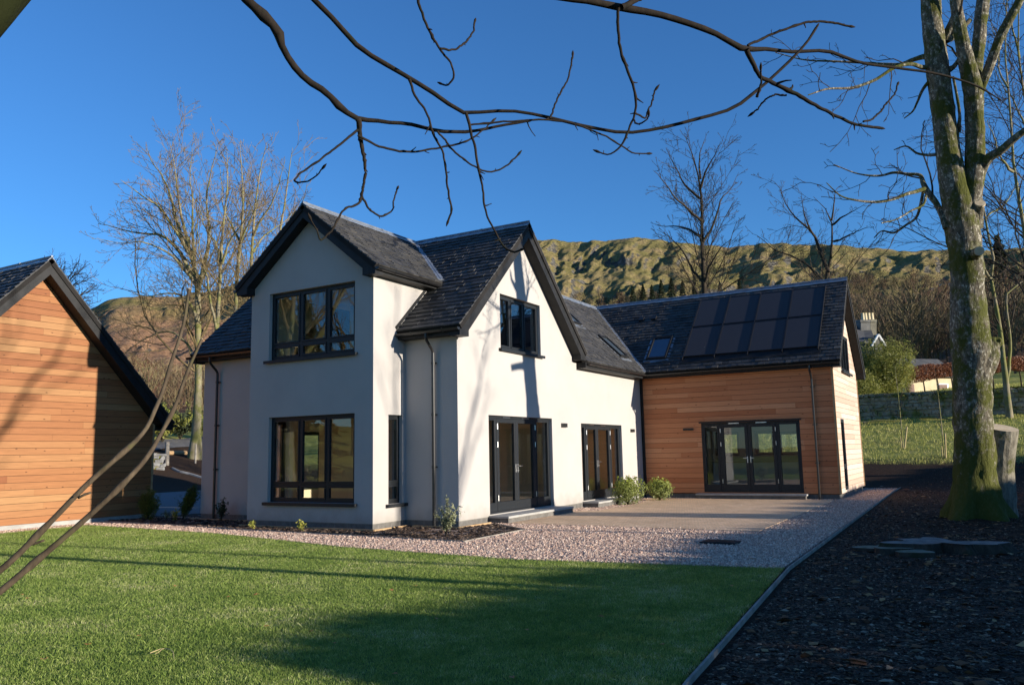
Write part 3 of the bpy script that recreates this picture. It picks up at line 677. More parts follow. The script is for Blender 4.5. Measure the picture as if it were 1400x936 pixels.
# outside wall lights
def bulkhead(ax, c, a, z, w, h):
    K = MB(); K.box(P3(ax, c, a-w/2, z-h/2), P3(ax, c-.05, a+w/2, z+h/2)); o = K.build('wall_light', M['gutter'], H, bevel=.006)
    K = MB(); K.box(P3(ax, c-.051, a-w/2+.02, z-h/2+.015), P3(ax, c-.056, a+w/2-.02, z+h/2-.02)); K.build('lens', M['dark_board'], o)
bulkhead('Y', -1.432, 6.32, 2.30, .30, .11); bulkhead('Y', -1.402, 11.4, 2.22, .28, .10); bulkhead('X', 12.288, -3.02, 2.22, .34, .07)
def patio_mat():
    m, nt, b = nmat('clay paving', .85, (.3, .25, .2), .2)
    br = nd(nt, 'ShaderNodeTexBrick'); br.inputs['Scale'].default_value = 1
    br.inputs['Brick Width'].default_value = .21; br.inputs['Row Height'].default_value = .105; br.inputs['Mortar Size'].default_value = .009
    br.inputs['Color1'].default_value = (.64, .43, .26, 1); br.inputs['Color2'].default_value = (.76, .54, .35, 1); br.inputs['Mortar'].default_value = (.40, .32, .24, 1); br.inputs['Bias'].default_value = .1
    g = nd(nt, 'ShaderNodeNewGeometry'); sp = nd(nt, 'ShaderNodeSeparateXYZ'); cb = nd(nt, 'ShaderNodeCombineXYZ'); nt.links.new(g.outputs['Position'], sp.inputs[0])
    nt.links.new(sp.outputs[1], cb.inputs[0]); nt.links.new(sp.outputs[0], cb.inputs[1]); nt.links.new(cb.outputs[0], br.inputs['Vector'])
    c = mix(nt, .85, br.outputs['Color'], ramp(nt, noise(nt, pos(nt), 1.3, 6, .7), [(.25, (.72, .72, .72)), (.7, (1.15, 1.12, 1.08))]), 'MULTIPLY')
    c = mix(nt, .6, c, ramp(nt, noise(nt, pos(nt), 14, 3), [(.35, (.8, .8, .8)), (.65, (1.15, 1.15, 1.15))]), 'MULTIPLY')
    nt.links.new(c, b.inputs['Base Color']); bump(nt, b, br.outputs['Fac'], -.4, .004); return m
M['patio'] = patio_mat()
M['paving'] = simple('concrete coping', (.27, .265, .25), (.38, .37, .345), 4, .85, .3, .003)
step(2.36, -1.96, 5.72, -1.42); step(7.44, -1.90, 10.6, -1.42)
mb = MB(); mb.box((11.97, -6.62, -.1), (12.32, -3.30, .118)); s_ = mb.build('door_step', M['block'], H); mb = MB(); mb.box((11.93, -6.66, .12), (12.29, -3.26, .17)); mb.build('coping', M['paving'], s_, bevel=.006)
reroot(H)
# ------------------------------------------------------------------ THE GARAGE
G = thing('garage', 'cedar clad outbuilding with a dark gabled slate roof at the left edge of the lawn', 'outbuilding', (-2.25, 8.9, 0))
gp = [(-5.63, .12), (1.13, .12), (1.13, 2.62), (-2.25, 6.33), (-5.63, 2.62)]
wall('backing_wall', 'Y', 8.925, -1, [(-5.6, .12), (1.10, .12), (1.10, 2.62), (-2.25, 6.30), (-5.6, 2.62)], [], .2, [M['backing']], G)
cladding('timber_cladding', 'Y', 8.922, -1, gp, [], M['cedar'], G, pitch=.166, seed=12)
for xx, ou in ((1.105, 1), (-5.605, -1)):
    wall('backing_wall', 'X', xx, ou, rect(9.13, 15.4, .12, 2.62), [], .2, [M['backing']], G)
    cladding('timber_cladding', 'X', xx+ou*.003, ou, rect(8.93, 15.4, .14, 2.6), [], M['cedar'], G, pitch=.166, seed=14+ou)
wall('backing_wall', 'Y', 15.4, 1, gp, [], .2, [M['backing']], G)
mb = MB(); mb.box((1.09, 8.885, .12), (1.145, 8.92, 2.62)); mb.build('corner_trim', M['plank'], G)
mb = MB(); mb.box((-5.62, 8.88, -.3), (1.12, 8.935, .115)); mb.box((1.06, 8.94, -.3), (1.115, 15.35, .115)); mb.build('plinth', M['paving'], G)
rG1 = slope_of('X', -6.0, 2.62, -2.25, 6.66); rG2 = slope_of('X', 1.50, 2.62, -2.25, 6.66)
roof('roof', rG1, [[(8.50, -6.0), (15.7, -6.0), (15.7, -2.25), (8.50, -2.25)]], G, 21); roof('roof', rG2, [[(8.50, 1.50), (15.7, 1.50), (15.7, -2.25), (8.50, -2.25)]], G, 22)
ridge_cap(G, (-2.25, 8.5, 6.66), (-2.25, 15.7, 6.66), 1.077)
barge(G, 'Y', 8.53, 8.56, vparts(-5.97, 1.47, -2.25, 2.58, 6.60, 2.42, -5.63, 1.13, -2.25, 2.56, 6.25))
mb = MB()
for sg in (1, -1):
    x = lambda v: -2.25+sg*(v+2.25)
    mb.prism([(x(1.13), 8.561, 2.565), (x(-2.25), 8.561, 6.26), (x(-2.25), 8.561, 6.32), (x(1.19), 8.561, 2.6)], (0, .355, 0))
    mb.box((x(1.13), 8.561, 2.42), (x(1.44), 8.9, 2.45))
mb.build('soffit', M['dark_board'], G)
mb = MB(); mb.box((1.14, 8.92, 2.42), (1.45, 15.5, 2.56)); mb.build('fascia', M['dark_board'], G)
_keep = H; H = G
gutter(G, (1.535, 8.5, 2.56), (1.535, 15.6, 2.55), (1, 0, 0))
H = _keep; reroot(G)
# ------------------------------------------------------------------ THE GROUND
def ground_mat():
    m, nt, b = nmat('ground surface', .95, (.03, .025, .02), .1)
    v = pos(nt); f = noise(nt, v, 26, 6, .75); f2 = noise(nt, v, .35, 5, .6)
    chip = ramp(nt, f, [(.30, (.012, .008, .006)), (.48, (.036, .023, .015)), (.60, (.070, .044, .028)), (.74, (.13, .09, .06))])
    leafy = ramp(nt, f, [(.3, (.022, .012, .008)), (.6, (.065, .032, .020)), (.75, (.12, .07, .045))])
    chip = mix(nt, ramp(nt, f2, [(.5, (0, 0, 0)), (.7, (.6, .6, .6))]), chip, leafy)
    g = nd(nt, 'ShaderNodeNewGeometry'); sp = nd(nt, 'ShaderNodeSeparateXYZ'); nt.links.new(g.outputs['Position'], sp.inputs[0])
    f3 = noise(nt, v, .16, 5, .6); f4 = noise(nt, v, 3.0, 5, .7)
    # grass beyond the garden, to the back and behind the garage
    d = mth(nt, 'MAXIMUM', mth(nt, 'SUBTRACT', sp.outputs[0], 24.5), mth(nt, 'SUBTRACT', sp.outputs[1], 37))
    d = mth(nt, 'MAXIMUM', d, mth(nt, 'SUBTRACT', -14., sp.outputs[0]))
    d = mth(nt, 'ADD', d, mth(nt, 'MULTIPLY', mth(nt, 'SUBTRACT', f3, .5), 5)); k = ramp(nt, mth(nt, 'MULTIPLY', d, .6), [(0, (0, 0, 0)), (1, (1, 1, 1))])
    gr = ramp(nt, f4, [(.28, (.17, .18, .04)), (.5, (.32, .32, .07)), (.7, (.46, .41, .15))])
    gr = mix(nt, ramp(nt, noise(nt, v, .6, 4), [(.5, (0, 0, 0)), (.75, (.5,)*3)]), gr, (.16, .13, .06))
    c = mix(nt, k, chip, gr); nt.links.new(c, b.inputs['Base Color']); bump(nt, b, f, .9, .03); return m
def grid_land(name, radii, azs, mat, smooth=True, fn=land, dz=0.):
    Rg, Az = np.meshgrid(radii, azs, indexing='ij'); X = CAM[0]+Rg*np.cos(Az); Y = CAM[1]+Rg*np.sin(Az); Z = fn(X, Y)+dz
    V = np.stack([X, Y, Z], -1).reshape(-1, 3); n, k = Rg.shape; i = np.arange(n*k).reshape(n, k)
    F_ = np.stack([i[:-1, :-1], i[1:, :-1], i[1:, 1:], i[:-1, 1:]], -1).reshape(-1, 4)
    return np_mesh(name, V, F_, mat, smooth=smooth)
def near_fn(X, Y):
    z = land(X, Y); d = np.clip((np.hypot(X-3, Y)-31)/10, 0, 1)
    r = np.hypot(X-CAM[0], Y-CAM[1]); mulch = (fbm(X*2.2, Y*2.2, 3, 5)-.5)*.10*np.clip((-9.3-Y)/1.2, 0, 1)*np.clip((30-r)/5, 0, 1)
    tb = np.exp(-(np.hypot(X-6.0, Y+11.1)/1.6)**2)*.10
    return z-.012+d*(fbm(X*.25, Y*.25, 4, 8)-.5)*.5+mulch+tb*np.clip((-9.0-Y)/.6, 0, 1)
tag(grid_land('ground', np.concatenate([[.01], np.geomspace(.8, 108, 330)]), np.linspace(-math.pi, math.pi, 721), ground_mat(), fn=near_fn), kind='structure')
def hill_mat():
    m, nt, b = nmat('hillside', .95, (.1, .1, .04), .1)
    g = nd(nt, 'ShaderNodeNewGeometry'); sn = nd(nt, 'ShaderNodeSeparateXYZ'); nt.links.new(g.outputs['Normal'], sn.inputs[0]); sp = nd(nt, 'ShaderNodeSeparateXYZ'); nt.links.new(g.outputs['Position'], sp.inputs[0])
    v = pos(nt); f = noise(nt, v, .035, 8, .68); f2 = noise(nt, v, .010, 5, .6); fine = noise(nt, v, .22, 8, .75)
    grass = ramp(nt, f, [(.28, (.13, .115, .04)), (.45, (.22, .19, .07)), (.56, (.29, .225, .10)), (.7, (.34, .25, .14))])
    brack = ramp(nt, fine, [(.3, (.26, .13, .08)), (.6, (.40, .235, .14)), (.75, (.44, .32, .19))])
    lowk = ramp(nt, mth(nt, 'ADD', mth(nt, 'MULTIPLY', sp.outputs[2], -.0075), mth(nt, 'ADD', mth(nt, 'ADD', f2, mth(nt, 'MULTIPLY', mth(nt, 'MAXIMUM', mth(nt, 'SUBTRACT', sp.outputs[1], 260.), 0.), .0013)), mth(nt, 'MULTIPLY', f, .5))), [(.02, (0, 0, 0)), (.34, (.9, .9, .9))])
    c = mix(nt, lowk, grass, brack)
    rockc = ramp(nt, fine, [(.3, (.045, .042, .040)), (.5, (.11, .105, .095)), (.72, (.23, .22, .20))])
    rk = ramp(nt, mth(nt, 'ADD', sn.outputs[2], mth(nt, 'MULTIPLY', mth(nt, 'SUBTRACT', fine, .5), .55)), [(.66, (1, 1, 1)), (.76, (0, 0, 0))])
    c = mix(nt, rk, c, rockc)
    c = mix(nt, .85, c, ramp(nt, fine, [(.3, (.5, .52, .5)), (.7, (1.4, 1.36, 1.3))]), 'MULTIPLY')
    nt.links.new(c, b.inputs['Base Color']); bump(nt, b, fine, 1., 3.5); return m
HM = hill_mat()
tag(grid_land('hills', np.concatenate([np.linspace(104, 620, 150), np.linspace(624, 900, 125), np.geomspace(915, 2600, 24)]), np.radians(np.linspace(-26, 98, 1250)), HM), kind='structure')
tag(grid_land('terrain', np.geomspace(104, 3000, 40), np.radians(np.linspace(97.9, 334.1, 120)), HM, fn=lambda X, Y: land(X, Y)*0-.3), kind='structure')
# flat sheets of the garden
def sheet(name, poly, z, mat, th=.06, kind='structure'):
    mb = MB(); mb.prism([(x, y, z) for x, y in poly], (0, 0, -th)); o = mb.build(name, mat); return tag(o, kind=kind)
lawn_edge = [(-6.5, 8.1), (-1.14, 8.25), (-1.55, 3.0), (-2.55, -1.6), (-2.86, -5.07), (-2.33, -8.9)]
lawn_poly = [(-24, 8.1)]+lawn_edge+[(-8, -9.35), (-12.5, -9.9), (-24, -11.4)]
M['soil_lawn'] = simple('lawn soil', (.05, .085, .016), (.09, .14, .03), 5, .95, .5, .01)
sheet('lawn', lawn_poly, .004, M['soil_lawn'])
def gravel_mat():
    m, nt, b = nmat('pink granite chippings', .85, (.3, .25, .22), .25)
    vo = nd(nt, 'ShaderNodeTexVoronoi'); vo.inputs['Scale'].default_value = 42; nt.links.new(pos(nt), vo.inputs['Vector'])
    sc = nd(nt, 'ShaderNodeSeparateColor'); nt.links.new(vo.outputs['Color'], sc.inputs[0])
    c = ramp(nt, sc.outputs[0], [(0, (.24, .18, .15)), (.3, (.42, .29, .23)), (.6, (.52, .38, .30)), (.85, (.60, .46, .37)), (1, (.68, .56, .46))])
    c = mix(nt, ramp(nt, vo.outputs['Distance'], [(.35, (0, 0, 0)), (.75, (.85,)*3)]), c, (.055, .042, .036))
    nt.links.new(c, b.inputs['Base Color']); bump(nt, b, vo.outputs['Distance'], -1., .012); return m
M['gravel'] = gravel_mat()
grav_poly = [(-2.33, -8.9), (-2.86, -5.07), (-2.55, -1.6), (-1.55, 3.0), (-1.14, 8.25), (-6.5, 8.1), (-6.5, 8.95), (1.2, 8.95), (1.5, 8.0), (1.5, -1.0), (12.5, -1.2), (12.5, -7.4), (19.5, -7.4), (19.5, -8.55), (7.65, -8.72)]
sheet('gravel', grav_poly, .010, M['gravel'])
sheet('patio', [(2.30, -7.5), (11.95, -7.42), (11.95, -1.72), (10.9, -1.72), (10.9, -2.0), (8.9, -2.45), (6.3, -2.35), (5.9, -1.5), (2.45, -1.5)], .020, M['patio'])
M['drive'] = simple('driveway chippings', (.10, .105, .115), (.20, .205, .21), 20, .9, .6, .01)
sheet('driveway', [(1.6, 9.2), (1.6, 34), (6, 36), (30, 22), (30, 14.5), (7.4, 9.0), (7.4, 7.2), (1.6, 7.4)], -.001+.006, M['drive'])
M['mulch'] = simple('bark mulch', (.018, .012, .009), (.05, .032, .022), 18, .95, .9, .02, c3=(.10, .07, .05))
bed1 = [(1.13, 8.85), (-.25, 9.0+.0), (-.45, 6.0), (-.77, 2.88), (-1.12, -3.05), (1.16, -3.02), (2.2, -1.44), (1.14, -1.42), (1.14, -.0), (0, 0), (0, 3.81), (1.14, 3.81), (1.14, 7.2)]
def mound(name, poly, z, mat, seed=0):
    """a planting bed: bumpy sheet made of small cells inside the polygon"""
    xs = [p[0] for p in poly]; ys = [p[1] for p in poly]; h = .09
    X, Y = np.meshgrid(np.arange(min(xs), max(xs), h), np.arange(min(ys), max(ys), h), indexing='ij'); ins = inside(X, Y, poly)
    Z = z+.05*fbm(X*5, Y*5, 3, seed)-.022
    i = np.arange(X.size).reshape(X.shape); F_ = np.stack([i[:-1, :-1], i[1:, :-1], i[1:, 1:], i[:-1, 1:]], -1)[ins[:-1, :-1] & ins[1:, 1:] & ins[1:, :-1] & ins[:-1, 1:]]
    return tag(np_mesh(name, np.stack([X, Y, Z], -1).reshape(-1, 3), F_, mat, smooth=True), kind='structure')
def inside(X, Y, poly):
    r = np.zeros(np.shape(X), bool); n = len(poly)
    for i in range(n):
        (x0, y0), (x1, y1) = poly[i], poly[(i+1) % n]
        c = ((y0 > Y) != (y1 > Y)); r ^= c & (X < (x1-x0)*(Y-y0)/((y1-y0)+1e-12)+x0)
    return r
mound('soil_bed', bed1, .0, M['mulch'], 3)
def line_board(name, pts, w, h, mat, label, cat, z0=-.05, group=None):
    mb = MB()
    for a, b in zip(pts[:-1], pts[1:]):
        A = np.array([*a, z0]); B = np.array([*b, z0]); d = (B-A)/np.linalg.norm(B-A); s = np.array([-d[1], d[0], 0])
        mb.prism([A-s*w/2, A+s*w/2, B+s*w/2, B-s*w/2], (0, 0, h))
    return tag(mb.build(name, mat), label, cat, group)
M['edge_board'] = simple('damp treated edging board', (.17, .155, .125), (.32, .30, .25), 5, .8, .3, .003)
line_board('timber_edging', [(19.4, -8.6), (17.2, -8.56), (7.65, -8.76), (-2.3, -8.98), (-8, -9.44), (-12.5, -9.98), (-16, -10.4)], .024, .085, M['edge_board'], 'long pale timber edging between the pink gravel and dark bark chips', 'edging')
line_board('bed_edging', [(-.25, 8.95), (-.47, 6.0), (-.79, 2.88), (-1.14, -3.07), (1.16, -3.04), (2.25, -1.62)], .022, .085, M['plank_grey'], 'thin grey edging strip around the planted bed along the house', 'edging')
line_board('bed_plank', [(-.10, 3.95), (-.10, -.12), (.0, -.14), (1.0, -.14)], .03, .10, M['plank'], 'new sawn plank lying along the foot of the projecting gable', 'plank')
line_board('bed_plank', [(1.0, -.30), (1.0, -1.52), (1.12, -1.55), (2.2, -1.58)], .03, .10, M['plank'], 'new sawn plank around the corner foot of the sunlit gable', 'plank')
line_board('bed_plank', [(1.0, 3.95), (1.0, 7.1)], .03, .09, M['plank'], 'sawn plank along the foot of the shaded end wall', 'plank')
# loose surface made of real pieces
def scatter_in(poly, n, near=None, seed=1, reach=60):
    g = np.random.default_rng(seed); xs = [p[0] for p in poly]; ys = [p[1] for p in poly]; out = []
    tot = 0
    while tot < n:
        X = g.uniform(min(xs), max(xs), n*2); Y = g.uniform(min(ys), max(ys), n*2)
        k = inside(X, Y, poly); r = np.hypot(X-CAM[0], Y-CAM[1])
        if near: k &= g.random(n*2) < np.clip((near/r)**1.6, 0, 1)
        k &= r < reach
        px, py = pr(np.stack([X, Y, X*0], -1)); w = (np.stack([X, Y], -1)-CAM[:2])@CF[:2]; k &= (w > .5) & (px > -350) & (px < 1750)
        out.append(np.stack([X[k], Y[k]], -1)); tot += k.sum()
    return np.concatenate(out)[:n]
def pebbles(name, P, z, size, mat, seed=2, flat=.6, zfn=None, stretch=1.):
    g = np.random.default_rng(seed); n = len(P)
    base = np.array([[1, 0, 0], [0, 1, 0], [-1, 0, 0], [0, -1, 0], [0, 0, 1], [0, 0, -1]], float)
    V = base[None]*g.uniform(.6, 1.3, (n, 6, 1)); s = g.lognormal(0, .35, (n, 1, 1))*size; V = V*s; V[:, :, 2] *= flat; V[:, :, 0] *= stretch
    a = g.uniform(0, 6.283, n); b = g.normal(0, .35, n); ca, sa, cb, sb = np.cos(a), np.sin(a), np.cos(b), np.sin(b)
    x, y, zz = V[..., 0], V[..., 1], V[..., 2]
    y2 = y*cb[:, None]-zz*sb[:, None]; z2 = y*sb[:, None]+zz*cb[:, None]
    X = x*ca[:, None]-y2*sa[:, None]+P[:, :1]; Y = x*sa[:, None]+y2*ca[:, None]+P[:, 1:2]
    zb = z if zfn is None else zfn(P[:, 0], P[:, 1])[:, None]
    Z = z2+zb+s[:, :, 0]*flat*.4
    f = np.array([[0, 1, 4], [1, 2, 4], [2, 3, 4], [3, 0, 4], [1, 0, 5], [2, 1, 5], [3, 2, 5], [0, 3, 5]])
    F_ = (f[None]+np.arange(n)[:, None, None]*6).reshape(-1, 3)
    o = np_mesh(name, np.stack([X, Y, Z], -1).reshape(-1, 3), F_, mat, tint=np.repeat(g.random(n), 8)); return tag(o, kind='stuff')
def tint_mat(name, stops, rough=.85):
    m, nt, b = nmat(name, rough, stops[0][1], .25); nt.links.new(ramp(nt, attr(nt), stops), b.inputs['Base Color']); return m
M['chip_pink'] = tint_mat('granite pieces', [(0, (.26, .19, .155)), (.3, (.50, .33, .25)), (.6, (.62, .44, .34)), (.85, (.70, .54, .42)), (1, (.76, .63, .50))])
M['chip_bark'] = tint_mat('bark pieces', [(0, (.014, .009, .006)), (.5, (.046, .028, .017)), (.8, (.085, .052, .030)), (.93, (.15, .105, .065)), (1, (.34, .27, .19))], .8)
M['chip_mulch'] = tint_mat('mulch pieces', [(0, (.015, .010, .008)), (.5, (.05, .032, .022)), (.85, (.12, .08, .055)), (1, (.22, .16, .11))], .8)
gv = scatter_in(grav_poly, 130000, 11, 5)
gv = gv[~inside(gv[:, 0], gv[:, 1], [(2.2, -7.55), (11.95, -7.45), (11.95, -1.9), (9.3, -2.5), (6.3, -2.4), (5.9, -1.5), (2.4, -1.5)]) & ~inside(gv[:, 0], gv[:, 1], bed1)]
_e = np.random.default_rng(66); _s = np.concatenate([np.stack([_e.uniform(2.3, 11.9, 500), -7.45+np.abs(_e.normal(0, .22, 500))], -1), np.stack([2.32+np.abs(_e.normal(0, .2, 400)), _e.uniform(-7.4, -1.6, 400)], -1), np.stack([_e.uniform(2.4, 11.8, 160), _e.uniform(-7.4, -1.7, 160)], -1)]); gv = np.concatenate([gv, _s])
pebbles('gravel_stones', gv, .012, .0105, M['chip_pink'], 3, .7)
bark_poly = [(-14, -10.25), (-8, -9.5), (-2.3, -9.05), (7.65, -8.85), (22, -8.7), (30, -14), (30, -30), (-14, -30)]
bk = scatter_in(bark_poly, 190000, 9, 6)
pebbles('bark_chips', bk, 0, .0115, M['chip_bark'], 4, .32, zfn=lambda x, y: near_fn(x, y), stretch=1.9)
lt = scatter_in(bark_poly, 2600, 12, 71); pebbles('leaf_litter', lt, 0, .028, tint_mat('litter', [(0, (.07, .030, .014)), (.6, (.19, .085, .035)), (1, (.36, .22, .10))]), 41, .12, zfn=lambda x, y: near_fn(x, y)+.012, stretch=1.4)
bm_ = scatter_in(bed1, 9000, None, 8); pebbles('mulch_pieces', bm_, 0, .024, M['chip_mulch'], 5, .5, zfn=lambda x, y: .05*fbm(x*5, y*5, 3, 3)-.016, stretch=1.5)
# grass blades
def blades(name, P, zfn, hgt, wid, mat, seed=3, lean=.5):
    g = np.random.default_rng(seed); n = len(P); r = np.hypot(P[:, 0]-CAM[0], P[:, 1]-CAM[1])
    hh = hgt*g.lognormal(0, .3, n)*(.75+.5*fbm(P[:, 0]*1.7, P[:, 1]*1.7, 2, 9)); ww = wid*(1+r/9); a = g.uniform(0, 6.283, n); l = g.normal(0, lean, n); l2 = g.uniform(0, 6.283, n)
    z = zfn(P[:, 0], P[:, 1]); c, s = np.cos(a)*ww/2, np.sin(a)*ww/2; lx, ly = np.cos(l2)*l*hh, np.sin(l2)*l*hh
    p0 = np.stack([P[:, 0]-c, P[:, 1]-s, z], -1); p1 = np.stack([P[:, 0]+c, P[:, 1]+s, z], -1)
    p2 = np.stack([P[:, 0]+c*.6+lx*.4, P[:, 1]+s*.6+ly*.4, z+hh*.6], -1); p3 = np.stack([P[:, 0]+lx, P[:, 1]+ly, z+hh], -1)
    V = np.stack([p0, p1, p2, p3], 1).reshape(-1, 3); i = np.arange(n)[:, None]*4
    F_ = np.concatenate([i+np.array([[0, 1, 2]]), i+np.array([[0, 2, 3]])], 1).reshape(-1, 3)
    return tag(np_mesh(name, V, F_, mat, tint=np.repeat(g.random(n), 2)), kind='stuff')
def grass_mat(name='grass blades', cols=((.12, .19, .035), (.235, .33, .06), (.38, .44, .12), (.62, .57, .32))):
    m, nt, b = nmat(name, .6, (.05, .1, .02), .3)
    f = mth(nt, 'ADD', mth(nt, 'MULTIPLY', noise(nt, pos(nt), .7, 5, .7), .6), mth(nt, 'MULTIPLY', noise(nt, pos(nt), 5.0, 4, .7), .4)); t = mth(nt, 'ADD', mth(nt, 'MULTIPLY', attr(nt), .65), mth(nt, 'MULTIPLY', mth(nt, 'SUBTRACT', f, .44), 2.3))
    c = ramp(nt, t, [(0, cols[0]), (.4, cols[1]), (.72, cols[2]), (.95, cols[3])]); nt.links.new(c, b.inputs['Base Color'])
    tl = nd(nt, 'ShaderNodeBsdfTranslucent'); nt.links.new(c, tl.inputs[0]); mx = nd(nt, 'ShaderNodeMixShader'); mx.inputs[0].default_value = .42
    nt.links.new(b.outputs[0], mx.inputs[1]); nt.links.new(tl.outputs[0], mx.inputs[2]); nt.links.new(mx.outputs[0], nt.nodes['Material Output'].inputs[0]); return m
M['blade'] = grass_mat()
lawn_in = [(-24, 8.3)]+[(-6.5, 8.3), (-1.08, 8.3), (-1.5, 3.0), (-2.5, -1.6), (-2.8, -5.07), (-2.28, -8.92)]+[(-8, -9.4), (-12.5, -9.95), (-24, -11.4)]
blades('grass', scatter_in(lawn_in, 900000, 7, 9), lambda x, y: x*0+.003, .019, .0024, M['blade'])
fp = scatter_in([(24, -16), (24.5, -4), (24, 20), (60, 30), (60, -20)], 130000, None, 12, 75)
blades('field_grass', fp, lambda x, y: near_fn(x, y), .08, .0035, grass_mat('field grass', ((.22, .25, .05), (.40, .41, .09), (.54, .50, .16), (.62, .54, .26))), 5)
# ------------------------------------------------------------------ trees
def resample(P, Rr, K):
    P = np.asarray(P, float); Rr = np.asarray(Rr, float)
    # smooth through the points
    d = np.concatenate([[0], np.cumsum(np.linalg.norm(np.diff(P, axis=0), axis=1))]); t = np.linspace(0, d[-1], K)
    m = np.gradient(P, d, axis=0) if len(P) > 2 else np.repeat((P[1:]-P[:1])/d[-1], 2, 0)
    i = np.clip(np.searchsorted(d, t, 'right')-1, 0, len(P)-2); h = (d[i+1]-d[i])[:, None]; u = ((t-d[i])[:, None])/h
    Q = (2*u**3-3*u**2+1)*P[i]+(u**3-2*u**2+u)*h*m[i]+(-2*u**3+3*u**2)*P[i+1]+(u**3-u**2)*h*m[i+1]
    return Q, np.interp(t, d, Rr)
def children(P, Rr, per_m, lo, hi, lr, ang, rr, K, up, wig, g, rmin=.004, minn=1, lmax=99, plane=1., tp=.75):
    """grow side branches from polylines P (N,K,3)"""
    seg = np.linalg.norm(np.diff(P, axis=1), axis=2); L = seg.sum(1); n = np.maximum(minn, np.round(L*per_m*(hi-lo)).astype(int))
    idx = np.repeat(np.arange(len(P)), n); t = np.concatenate([np.linspace(lo, hi, k, endpoint=False)+.5*(hi-lo)/k for k in n]); t = np.clip(t+g.normal(0, .03, len(t)), .02, .98)
    k0 = P.shape[1]-1; f = t*k0; i = np.minimum(f.astype(int), k0-1); u = (f-i)[:, None]
    B = P[idx, i]*(1-u)+P[idx, i+1]*u; T = P[idx, i+1]-P[idx, i]; T /= np.linalg.norm(T, axis=1, keepdims=True)+1e-9
    rb = Rr[idx, i]*(1-u[:, 0])+Rr[idx, i+1]*u[:, 0]
    q = g.normal(size=T.shape); q[:, 2] *= plane; q -= (q*T).sum(1, keepdims=True)*T; q /= np.linalg.norm(q, axis=1, keepdims=True)+1e-9
    a = g.normal(ang, ang*.22, len(t))[:, None]; D = T*np.cos(a)+q*np.sin(a)
    ln = np.minimum(L[idx]*lr*((1.0+tp*.15)-tp*t)*g.lognormal(0, .25, len(t)), lmax)
    pts = [B]; d = D.copy()
    for k in range(K-1):
        d = d+g.normal(0, wig, d.shape)+np.array([0, 0, up]); d /= np.linalg.norm(d, axis=1, keepdims=True); pts.append(pts[-1]+d*(ln/(K-1))[:, None])
    Q = np.stack(pts, 1); r0 = np.maximum(rb*rr, rmin)
    R_ = r0[:, None]*np.linspace(1, .35, K)[None]; return Q, np.maximum(R_, rmin*.7)
def join(groups, sides):
    V, F_ = [], []; o = 0
    for (P, Rr), s in zip(groups, sides):
        v, f = tubes(P, Rr, s); V.append(v); F_.append(f+o); o += len(v)
    return np.concatenate(V), np.concatenate(F_)
def tree(name, label, cat, limbs, levels, seed, mats, group=None, trunk_sides=10, trunk_name='trunk', rough=0.):
    """limbs: [(points, radii)] drawn by hand; levels: parameters of the procedural branching below them"""
    g = np.random.default_rng(seed); K = 14
    res = [resample(p, r, K) for p, r in limbs]; P = np.stack([a for a, b in res]); Rr = np.stack([b for a, b in res])
    if trunk_sides < 12 and len(P) > 1:
        Rr = Rr*np.linspace(1, .42, K)[None]**1.1; wv = np.cumsum(g.normal(0, .07, P.shape), 1); wv -= np.linspace(0, 1, K)[None, :, None]*wv[:, -1:]; wv[0] *= .3; P = P+wv*np.clip(np.linalg.norm(P[:, -1]-P[:, 0], axis=1)/9, 0, 1)[:, None, None]; P[:, 0] = np.stack([a[0] for a, b in res])
    if rough: P[:, 1:-1] += g.normal(0, rough, P[:, 1:-1].shape)
    base = P[0, 0]; root = thing(name, label, cat, tuple(base), group)
    v, f = join([(P, Rr)], [trunk_sides])
    if trunk_sides >= 12:
        # swellings and ribs of the bark
        c = np.repeat(P.reshape(-1, 3), trunk_sides, 0); n_ = v-c; v = v+n_*(.22*(fbm(v[:, 0]*5+v[:, 2]*1.1, v[:, 1]*5, 3, 4)-.5)+.10*(fbm(v[:, 2]*5, v[:, 0]*9, 2, 6)-.5))[:, None]
    np_mesh(trunk_name, v, f, mats[0], root, smooth=True)
    groups = []; cur = (P, Rr); src = [cur]
    for lv in levels:
        lv = dict(lv); fromall = lv.pop('all', False)
        new = children(cur[0], cur[1], g=g, **lv); groups.append(new); cur = new
    if groups:
        sides = [5 if i == 0 else 4 if i == 1 else 3 for i in range(len(groups))]
        v, f = join(groups, sides); np_mesh('crown', v, f, mats[1], root, smooth=False)
    reroot(root); return root
def ground_hit(x, y, t0=8, t1=700):
    for t in np.arange(t0, t1, .25):
        p = at(x, y, t)
        if p[2] <= float(land(p[0], p[1])): return p, t
    return at(x, y, t1), t1
SQ = [1., 300]
def px_limb(pts, t, wscale=1., dt=None, seed=0):
    """pts: (x, y, width in photo pixels); t distance; dt lateral depth drift per point (true depth, the limb leaves the plane)"""
    g = np.random.default_rng(seed); n = len(pts); dd = np.zeros(n) if dt is None else np.linspace(0, dt, n)
    pts = [(x, y if y > SQ[1] else SQ[1]-(SQ[1]-y)*SQ[0], w) for x, y, w in pts]
    return [at(x, y, t+dd[i]) for i, (x, y, w) in enumerate(pts)], [max(.004, w/2/FPX*(t+dd[i])*wscale) for i, (x, y, w) in enumerate(pts)]
